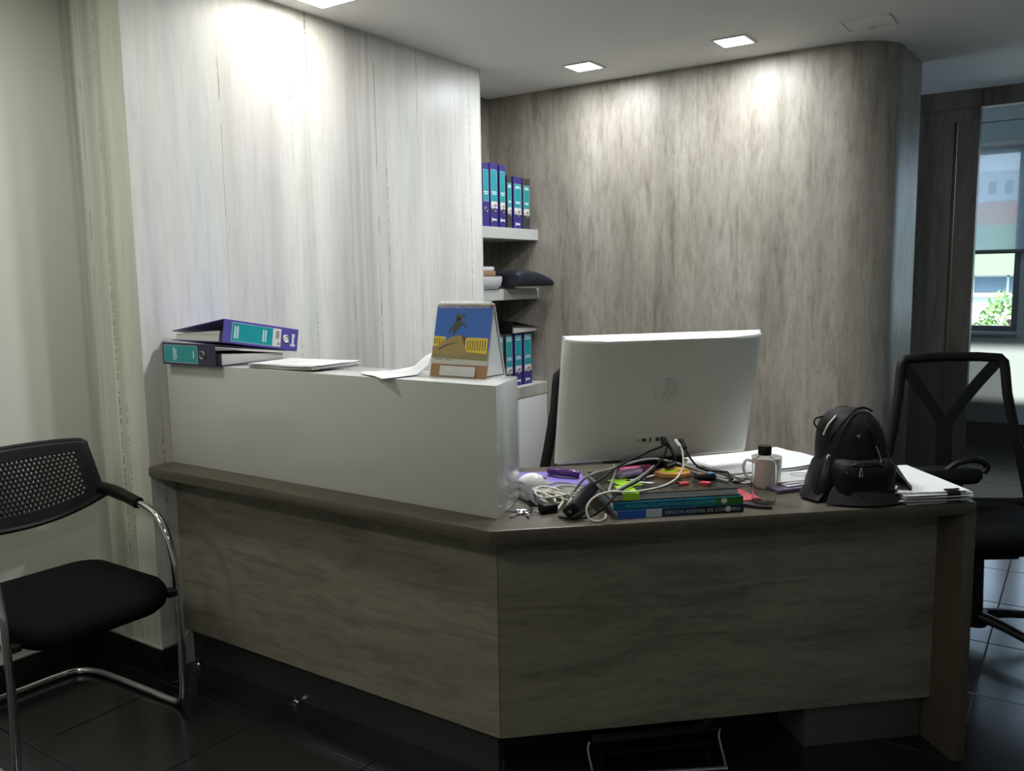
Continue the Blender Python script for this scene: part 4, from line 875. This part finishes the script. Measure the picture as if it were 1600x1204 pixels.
# mesh dome panel and its piping
b = nb()
tube(b, smooth_path([(-0.088, -0.045, 0.165), (-0.072, -0.058, 0.200), (-0.045, -0.055, 0.230), (-0.01, -0.035, 0.251), (0.025, -0.02, 0.252), (0.05, -0.005, 0.240)], 5), 0.0035, 6); obj('piping', b, M_vinyl, body)
b = nb(); tube(b, smooth_path([(-0.095, -0.025, 0.180), (-0.085, -0.03, 0.208), (-0.062, -0.028, 0.234)], 5), 0.003, 6); obj('reflective_strip', b, mat('reflective', (0.55, 0.52, 0.46), 0.4), body)
b = nb(); tube(b, smooth_path([(-0.095, -0.01, 0.19), (-0.112, -0.004, 0.206), (-0.108, 0.0, 0.222), (-0.085, 0.0, 0.228)], 5), 0.004, 6, flat=0.6); obj('side_loop', b, M_bag, bp)
b = nb(); tube(b, smooth_path([(0.01, -0.065, 0.222), (0.028, -0.078, 0.205), (0.038, -0.086, 0.165), (0.042, -0.092, 0.125)], 6), 0.003, 6); obj('zip_track', b, M_vinyl, bp)
M_zip = mat('zip_metal', (0.5, 0.49, 0.45), 0.25, metal=1.0)
b = nb(); tube(b, smooth_path([(0.022, -0.093, 0.158), (0.026, -0.099, 0.145), (0.031, -0.100, 0.128), (0.033, -0.100, 0.120)], 4), 0.0020, 6); ellipsoid(b, (0.0335, -0.1005, 0.117), (0.0035, 0.003, 0.0045), 8, 6); obj('zip_pull', b, M_zip, bp)
# front pocket with its zip and pull
b = nb(); secs = []
for (y, sx, sz, z0) in ((-0.060, 0.086, 0.062, 0.062), (-0.092, 0.080, 0.056, 0.060), (-0.106, 0.066, 0.044, 0.054), (-0.110, 0.040, 0.026, 0.050)):
    secs.append([(0.0 + x, y, z0 + z) for x, z in rrect(sx, sz, sz * 0.5, 5)])
loft(b, secs); obj('front_pocket', b, M_bag, bp, 60)
b = nb(); tube(b, smooth_path([(-0.065, -0.094, 0.100), (-0.03, -0.100, 0.113), (0.02, -0.100, 0.110), (0.07, -0.092, 0.092)], 6), 0.0022, 6); obj('pocket_zip', b, M_vinyl, bp)
b = nb(); tube(b, [(-0.026, -0.112, 0.106), (-0.032, -0.114, 0.080), (-0.022, -0.114, 0.080), (-0.026, -0.112, 0.106)], 0.0014, 6); box(b, -0.031, -0.023, -0.1155, -0.113, 0.080, 0.086); obj('zip_pull', b, M_zip, bp)
for (x, z) in ((-0.062, 0.112), (-0.058, 0.090)):
    b = nb(); box(b, x - 0.006, x + 0.006, -0.106, -0.101, z - 0.003, z + 0.003, bev=0.001); obj('buckle', b, M_steel, bp)
# small logo wedge near the top
b = nb(); poly(b, [(-0.030, -0.0805, 0.188), (-0.016, -0.0815, 0.190), (-0.022, -0.0835, 0.178)]); solid(b, 0.0015); obj('logo_mark', b, M_zip, bp)
# left side pocket in smooth vinyl, and the slumped skirt of straps and flaps around the base
b = nb(); secs = []
for (z, hx, hy) in ((0.004, 0.030, 0.056), (0.05, 0.032, 0.058), (0.10, 0.026, 0.050), (0.135, 0.012, 0.030)):
    secs.append([(-0.098 + 0.0 + x + 0.05 * (z / 0.135) * 0.5, -0.01 + y, z) for x, y in rrect(hx, hy, min(hx, hy) * 0.7, 4)])
loft(b, secs); obj('side_pocket', b, M_vinyl, bp, 60)
def flap(pts_in, pts_out, z_in, z_out, name, m):
    q = nb(); n = len(pts_in)
    A = [q.verts.new((p[0], p[1], z_in + 0.006 * math.sin(i * 1.7))) for i, p in enumerate(pts_in)]
    Mi = [q.verts.new(((p[0] + o_[0]) / 2, (p[1] + o_[1]) / 2, (z_in + z_out) / 2 + 0.008 * math.sin(i * 2.3 + 1))) for i, (p, o_) in enumerate(zip(pts_in, pts_out))]
    O = [q.verts.new((p[0], p[1], z_out)) for p in pts_out]
    for i in range(n - 1):
        q.faces.new((A[i], A[i + 1], Mi[i + 1], Mi[i])); q.faces.new((Mi[i], Mi[i + 1], O[i + 1], O[i]))
    solid(q, 0.004)
    return obj(name, q, m, bp, 50)
flap([(-0.10, 0.03), (-0.105, -0.02), (-0.09, -0.06)], [(-0.135, 0.03), (-0.148, -0.025), (-0.125, -0.075)], 0.045, 0.004, 'left_flap', M_vinyl)
flap([(-0.085, -0.075), (-0.04, -0.10), (0.02, -0.105), (0.07, -0.09)], [(-0.115, -0.098), (-0.05, -0.128), (0.02, -0.134), (0.085, -0.116)], 0.045, 0.004, 'front_flap', M_bag)
flap([(0.08, -0.08), (0.105, -0.04), (0.10, 0.03)], [(0.135, -0.095), (0.165, -0.045), (0.150, 0.04)], 0.085, 0.012, 'right_flap', M_bag)
b = nb(); tube(b, smooth_path([(0.09, 0.05, 0.12), (0.135, 0.06, 0.095), (0.155, 0.065, 0.075), (0.16, 0.055, 0.055), (0.135, 0.05, 0.045), (0.10, 0.05, 0.05)], 6), 0.007, 8, flat=0.45); obj('shoulder_strap', b, M_bag, bp)
b = nb(); tube(b, smooth_path([(-0.03, 0.060, 0.222), (-0.02, 0.070, 0.238), (0.015, 0.070, 0.240), (0.03, 0.060, 0.226)], 5), 0.0045, 8, flat=0.6); obj('carry_handle', b, M_bag, bp)

# papers at the right end
sheet_stack('paper_pile', D(1.228, 0.165).x, D(1.228, 0.165).y, ZT + 0.001, 0.098, 0.160, 11, 'thick pile of white papers on the right end of the desk', rz=RZ - 0.04, th=0.0030, jit=0.010, curl=0.002)
sheet_stack('paper_sheets', D(1.24, 0.42).x, D(1.24, 0.42).y, ZT + 0.001, 0.085, 0.07, 3, 'few pale sheets behind the backpack strap', rz=RZ + 0.5, th=0.0025)
t = thing('binder_clip', 'small black binder clip on the edge of the thick paper pile', 'clip', D(1.265, 0.004, ZT + 0.006), RZ)
b = nb(); prism(b, [(0.0, 0.0), (0.003, -0.006), (0.024, -0.006), (0.024, 0.006), (0.0, 0.010)][::1], 0.0, 0.001)
b.free(); b = nb(); box(b, -0.020, 0.020, -0.008, -0.004, 0.0, 0.024, bev=0.001); box(b, -0.020, 0.020, -0.006, 0.012, 0.026, 0.029, bev=0.001); obj('clip_body', b, M_black, t)
for x in (-0.012, 0.008):
    b = nb(); tube(b, smooth_path([(x - 0.006, 0.012, 0.030), (x - 0.008, -0.002, 0.034), (x, -0.010, 0.035), (x + 0.008, -0.002, 0.034), (x + 0.006, 0.012, 0.030)], 4), 0.0014, 6); obj('clip_arm', b, M_black, t)

# ================================================================== VISITOR CHAIR
GX, GY = -2.65, 1.302
vc = thing('visitor_chair', 'black visitor chair with perforated back and chrome sled frame by the left wall', 'chair', (GX, GY, 0))
HWC = 0.260
def gl(x, y, z): return (x - GX, y, z)
for sgn in (-1, 1):
    y = sgn * HWC
    pts = [gl(-2.565, y, 0.664), gl(-2.50, y, 0.652), gl(-2.445, y, 0.630), gl(-2.400, y, 0.580), gl(-2.374, y, 0.505), gl(-2.366, y, 0.42), gl(-2.362, y, 0.25), gl(-2.368, y, 0.075), gl(-2.378, y, 0.030), gl(-2.415, y, 0.0125), gl(-2.55, y * 0.985, 0.0125), gl(-2.70, y * 0.97, 0.0125)]
    b = nb(); tube(b, smooth_path(pts, 6), 0.0115, 12); obj('side_tube', b, M_chrome, vc, 60)
    b = nb(); tube(b, smooth_path([gl(-2.775, y * 0.97, 0.690), gl(-2.70, y, 0.684), gl(-2.62, y, 0.674), gl(-2.545, y, 0.661)], 4), 0.019, 12, rad=[0.020] * 4 + [0.021] * 4 + [0.019] * 5); obj('arm_sleeve', b, M_black, vc, 60)
    b = nb(); box(b, *sorted((gl(-2.40, 0, 0)[0], gl(-2.355, 0, 0)[0])), *sorted((sgn * 0.225, sgn * 0.262)), 0.385, 0.405, bev=0.003); obj('seat_bracket', b, M_black, vc)
    b = nb(); box(b, gl(-2.425, 0, 0)[0], gl(-2.39, 0, 0)[0], y - 0.007, y + 0.007, 0.0, 0.004); obj('foot_pad', b, M_black, vc)
b = nb(); rb = [gl(-2.70, -HWC * 0.97, 0.0125), gl(-2.83, -HWC * 0.93, 0.0125), gl(-2.90, -HWC * 0.82, 0.0125), gl(-2.925, -HWC * 0.6, 0.0125), gl(-2.93, 0, 0.0125)]
rb = rb + [(p[0], -p[1], p[2]) for p in rb[-2::-1]]
tube(b, smooth_path(rb, 6), 0.0115, 12); obj('rear_bar', b, M_chrome, vc, 60)
# seat cushion
b = nb(); secs = []
for (z, k) in ((0.372, 0.80), (0.380, 0.93), (0.398, 0.99), (0.425, 1.0), (0.446, 0.95), (0.456, 0.80), (0.460, 0.45)):
    sec = []
    for x, y in rrect(0.245 * k if k > 0.9 else 0.245 * k, 0.232 * k, 0.09 * k, 6):
        dz = -0.022 * max(0, (x - 0.12) / 0.13) ** 2 - 0.006 * (1 - abs(y) / 0.23)
        sec.append((x + 0.095, y, z + dz + 0.004))
    secs.append(sec)
loft(b, secs); obj('seat', b, M_black_soft, vc, 60)
b = nb(); tube(b, [gl(-2.376, -HWC, 0.392), gl(-2.376, HWC, 0.392)], 0.009, 10); obj('seat_cross_bar', b, M_black, vc)
# perforated backrest: brick-like cells with octagonal holes on a curved sheet
def bmap(u, v):
    """u in -1..1 across, v in 0..1 up"""
    hw_ = 0.262 - 0.020 * v                      # narrower at the top
    zb = 0.606 + 0.060 * abs(u) ** 2.2; zt = 0.862 - 0.010 * abs(u) ** 3
    if abs(u) > 0.93: zt -= 0.012 * ((abs(u) - 0.93) / 0.07) ** 2
    z = zb + (zt - zb) * v
    x = -2.738 - 0.058 * v - 0.040 * (1 - u * u) * 0.9
    return Vector((x - GX, u * hw_, z))
b = nb(); NU, NV = 34, 18; cache = {}
def vert(u, v):
    k = (round(u, 5), round(v, 5))
    if k not in cache: cache[k] = b.verts.new(bmap(u, v))
    return cache[k]
for j in range(NV):
    v0, v1 = j / NV, (j + 1) / NV; off = 0.5 if j % 2 else 0.0
    for i in range(-1, NU):
        a0, a1 = max(0, i + off), min(NU, i + 1 + off)
        if a1 - a0 < 0.25: continue
        am = (i + off + 0.5); u = lambda a: -1 + 2 * a / NU
        full = a1 - a0 > 0.9
        if not full:
            b.faces.new((vert(u(a0), v0), vert(u(a1), v0), vert(u(a1), v1), vert(u(a0), v1))); continue
        rim = [vert(u(a1), v0), vert(u(a1), v1), vert(u(am), v1), vert(u(a0), v1), vert(u(a0), v0), vert(u(am), v0)]
        holed = 3 <= j <= 14 and 3 <= i + off and i + 1 + off <= NU - 3
        if not holed:
            b.faces.new(rim); continue
        cu, cv_ = u(am), (v0 + v1) / 2; ru, rv = 0.30 * 2 / NU, 0.30 / NV
        ho = [b.verts.new(bmap(cu + ru * math.cos(a), cv_ + rv * math.sin(a))) for a in [-PI / 6 - PI / 12 + k * PI / 3 for k in range(6)]]
        for k in range(6): b.faces.new((rim[k], rim[(k + 1) % 6], ho[(k + 1) % 6], ho[k]))
bmesh.ops.recalc_face_normals(b, faces=b.faces)
br = obj('backrest', b, M_black, vc, 50); sm = br.modifiers.new('thickness', 'SOLIDIFY'); sm.thickness = 0.009; sm.offset = 0
b = nb(); tube(b, [bmap(-1 + 2 * k / 24, 0.0) + Vector((0.004, 0, 0.004)) for k in range(25)], 0.010, 8); obj('lower_rim', b, M_black, vc)
b = nb(); tube(b, [bmap(-1 + 2 * k / 24, 1.0) for k in range(25)], 0.006, 8); obj('upper_rim', b, M_black, vc)

# ================================================================== MESH OFFICE CHAIRS
def office_chair(label, loc, rotz):
    t = thing('office_chair', label, 'chair', loc, rotz, 'black mesh office chairs')
    def bp_(x, z): return Vector((x, 0.205 + 0.05 * ((z - 0.47) / 0.58) + 0.02 * (x / 0.26) ** 2 * -1, z))
    fr = [(-0.290, 0.50), (-0.268, 0.62), (-0.238, 0.76), (-0.212, 0.90), (-0.204, 0.99), (-0.200, 1.020), (-0.186, 1.036), (-0.10, 1.042), (0.0, 1.043)]
    fr = fr + [(-x, z) for x, z in fr[-2::-1]]
    b = nb(); tube(b, smooth_path([bp_(0.268, 0.474), bp_(0.290, 0.50)], 2)[:0] + [bp_(x, z) for x, z in fr], 0.019, 10, flat=0.7, up=(0, 1, 0)); obj('back_frame', b, M_black, t, 60)
    b = nb(); tube(b, smooth_path([bp_(-0.290, 0.50), bp_(-0.275, 0.476), bp_(-0.12, 0.472), bp_(0.12, 0.472), bp_(0.275, 0.476), bp_(0.290, 0.50)], 5), 0.018, 10, flat=0.7, up=(0, 1, 0)); obj('back_lower_rail', b, M_black, t, 60)
    b = nb(); rows = []
    for k in range(13):
        z = 0.476 + (1.036 - 0.476) * k / 12
        hw_ = 0.284 - 0.084 * ((z - 0.476) / 0.56) ** 0.75
        rows.append([b.verts.new(bp_(hw_ * (-1 + 2 * i / 8), z) - Vector((0, 0.006, 0))) for i in range(9)])
    for a, c in zip(rows, rows[1:]):
        for i in range(8): b.faces.new((a[i], a[i + 1], c[i + 1], c[i]))
    obj('back_mesh', b, M_mesh, t, 60)
    for sx in (-1, 1):
        b = nb(); tube(b, smooth_path([bp_(sx * 0.186, 1.022) + Vector((0, 0.02, 0)), bp_(sx * 0.12, 0.935) + Vector((0, 0.035, 0)), bp_(sx * 0.045, 0.835) + Vector((0, 0.045, 0)), bp_(sx * 0.012, 0.78) + Vector((0, 0.05, 0))], 4), 0.024, 8, flat=0.5, up=(0, 1, 0)); obj('brace_arm', b, M_black, t, 60)
    b = nb(); tube(b, smooth_path([bp_(0, 0.81) + Vector((0, 0.05, 0)), bp_(0, 0.70) + Vector((0, 0.055, 0)), bp_(0, 0.55) + Vector((0, 0.05, 0)), Vector((0, 0.20, 0.42)), Vector((0, 0.08, 0.385))], 5), 0.034, 8, flat=0.5, up=(0, 1, 0)); obj('brace_stem', b, M_black, t, 60)
    b = nb(); loft(b, [rsec(0.20, 0.20, 0.08, 0.395, n=6), rsec(0.245, 0.235, 0.09, 0.41, n=6), rsec(0.255, 0.245, 0.09, 0.445, n=6), rsec(0.245, 0.235, 0.09, 0.475, n=6), rsec(0.19, 0.18, 0.07, 0.487, n=6)])
    xform(b, Matrix.Translation((0, -0.03, 0))); obj('seat', b, M_black_soft, t, 60)
    b = nb(); box(b, -0.09, 0.09, -0.12, 0.12, 0.345, 0.397, bev=0.01); obj('mechanism', b, M_black, t)
    b = nb(); tube(b, [(0.08, 0.0, 0.365), (0.20, -0.02, 0.36)], 0.007, 8); box(b, 0.19, 0.25, -0.035, -0.005, 0.345, 0.372, bev=0.006); obj('lever', b, M_black, t)
    for sx in (-1, 1):
        b = nb(); tube(b, smooth_path([(sx * 0.16, 0.04, 0.40), (sx * 0.25, 0.05, 0.405), (sx * 0.285, 0.05, 0.45), (sx * 0.287, 0.05, 0.55), (sx * 0.275, 0.04, 0.645)], 5), 0.017, 8, flat=0.8)
        ar = obj('armrest_post', b, M_black, t, 60)
        b = nb(); loft(b, [rsec(0.038, 0.105, 0.035, 0.645, n=6), rsec(0.043, 0.115, 0.04, 0.655, n=6), rsec(0.043, 0.115, 0.04, 0.668, n=6), rsec(0.036, 0.105, 0.034, 0.677, n=6)])
        if sx > 0: xform(b, Matrix.Translation((0.255, -0.02, 0)) @ Matrix.Rotation(0.3, 4, 'Z'))
        else:
            xform(b, Matrix.Translation((-0.16, 0.0, 0.630)) @ Matrix.Rotation(PI / 2 + 0.1, 4, 'Z') @ Matrix.Diagonal((1.1, 1.45, 1.7, 1)) @ Matrix.Translation((0, 0, -0.661)))
            tube(b, smooth_path([(0.0, -0.012, 0.640), (0.012, -0.012, 0.662), (-0.005, -0.012, 0.682), (-0.045, -0.012, 0.690), (-0.10, -0.012, 0.676), (-0.14, -0.01, 0.645)], 5), 0.012, 8)
        obj('armrest_pad', b, M_black, t, 60)
    b = nb(); tube(b, [(0, 0, 0.10), (0, 0, 0.35)], 0.027, 14, rad=[0.03, 0.024]); obj('gas_lift', b, M_black, t)
    b = nb(); lathe(b, [(0, 0.06), (0.045, 0.06), (0.05, 0.075), (0.045, 0.115), (0, 0.12)], 18); obj('base_hub', b, M_black, t)
    for k in range(5):
        a = 2 * PI * k / 5 + 0.05
        dv = Vector((math.cos(a), math.sin(a), 0))
        b = nb(); tube(b, smooth_path([dv * 0.03 + Vector((0, 0, 0.098)), dv * 0.14 + Vector((0, 0, 0.095)), dv * 0.31 + Vector((0, 0, 0.072))], 4), 0.026, 8, rad=[0.027 - 0.009 * i / 8 for i in range(9)], flat=0.75, up=(0, 0, 1)); lg = obj('base_leg', b, M_black, t, 60)
        for sgn in (-1, 1):
            b = nb(); side = Vector((-dv.y, dv.x, 0)); c = dv * 0.305 + Vector((0, 0, 0.0265)); tube(b, [c + side * (sgn * 0.006), c + side * (sgn * 0.022)], 0.026, 14); obj('caster_wheel', b, M_black, lg, 40)
        b = nb(); tube(b, [dv * 0.305 + Vector((0, 0, 0.027)), dv * 0.305 + Vector((0, 0, 0.07))], 0.008, 8); obj('caster_stem', b, M_black, lg)
    return t
RC = math.radians(34.1)
office_chair('black mesh office chair with Y-shaped back brace at the right end of the desk', (-0.295, 3.50, 0), RC)
office_chair('black mesh office chair mostly hidden behind the computer', (-1.275, 2.53, 0), RC)

# ================================================================== OUTSIDE THE WINDOW
M_gband = mat('outside_green', (0.26, 0.42, 0.22), 0.8); M_owhite = mat('outside_white', (0.78, 0.82, 0.80), 0.8); M_oglass = mat('outside_glass', (0.16, 0.24, 0.30), 0.2); M_tower = mat('outside_tower', (0.40, 0.47, 0.55), 0.9); M_oroof = mat('outside_terracotta', (0.45, 0.22, 0.13), 0.9)
ob = thing('house', 'white house with a pale green fascia and sliding windows across the street', 'building', (-2.0, 20.0, -5.0))
part('wall', M_owhite, ob, -8, 8, 0.0, 3.0, 0, 5.90)
part('wall_upper', M_owhite, ob, -8, 8, 0.05, 3.0, 5.90, 6.30)
part('fascia', M_gband, ob, -8, 8, -0.35, 3.0, 6.30, 7.3)
part('sill_band', M_owhite, ob, -8, 8, -0.12, 0.0, 5.86, 5.94)
for k in range(-8, 9):
    x = 0.27 + k * 0.62
    wn = part('window', M_oglass, ob, x - 0.29, x + 0.29, 0.02, 0.05, 5.96, 6.29)
    b = nb(); box(b, x - 0.31, x - 0.27, -0.01, 0.05, 5.94, 6.30); box(b, x - 0.31, x + 0.31, -0.01, 0.05, 6.27, 6.30); obj('window_frame', b, M_owhite, wn)
tw = thing('tower_block', 'pale grey apartment tower seen through the blind', 'building', (-6.5, 62.0, -5.0))
part('wall', M_tower, tw, -3.2, 4.5, 0, 6, 0, 12.6)
for i in range(8):
    for j in range(6): part('window', M_oglass, tw, -2.8 + i * 0.9, -2.4 + i * 0.9, -0.05, 0.0, 5.5 + j * 1.15, 6.2 + j * 1.15, smooth=0)
o2 = thing('brick_house', 'terracotta house with flat roof seen through the blind', 'building', (-4.0, 42.0, -5.0))
part('wall', M_tower, o2, -5, 5, 0, 6, 0, 8.3); part('roof_storey', M_oroof, o2, -5, 5, -0.1, 6, 8.3, 9.3)
# tree
tr = thing('street_tree', 'leafy green tree in front of the white house across the street', 'tree', (-0.98, 14.2, -4.62))
b = nb(); tube(b, smooth_path([(0, 0, 0), (0.05, 0, 2.5), (-0.05, 0.1, 4.3), (0.05, 0, 5.3)], 4), 0.1, 8, rad=[0.13 - 0.006 * i for i in range(13)]); obj('trunk', b, mat('bark', (0.12, 0.09, 0.06), 0.9), tr)
b = nb(); rnd = random.Random(3)
for k in range(2600):
    a = rnd.uniform(0, 2 * PI); ph = math.acos(rnd.uniform(-1, 1)); rr = rnd.uniform(0.35, 1.0) ** 0.5
    cl = rnd.choice(((0.10, 0, 5.25, 0.50), (0.42, 0.1, 5.45, 0.42), (0.75, 0.0, 5.2, 0.55), (-0.22, 0.0, 4.9, 0.42), (0.3, 0, 4.7, 0.6)))
    c = Vector((cl[0] + cl[3] * rr * math.sin(ph) * math.cos(a), cl[1] + cl[3] * rr * math.sin(ph) * math.sin(a), cl[2] + cl[3] * rr * math.cos(ph)))
    d1 = Vector((rnd.uniform(-1, 1), rnd.uniform(-1, 1), rnd.uniform(-1, 1))).normalized(); d2 = d1.cross(Vector((rnd.uniform(-1, 1), rnd.uniform(-1, 1), rnd.uniform(-1, 1)))).normalized()
    L_ = rnd.uniform(0.04, 0.075); W_ = L_ * 0.4
    b.faces.new([b.verts.new(c - d1 * L_), b.verts.new(c + d2 * W_), b.verts.new(c + d1 * L_), b.verts.new(c - d2 * W_)])
lv = obj('foliage', b, mat('leaf_green', (0.22, 0.38, 0.12), 0.6), tr, 0, fix=False); lv['kind'] = 'stuff'
b = nb(); box(b, -40, 40, 8.3, 90, -5.1, -5.0); gr = struct('ground_outside', b, mat('street', (0.07, 0.07, 0.07), 0.9))
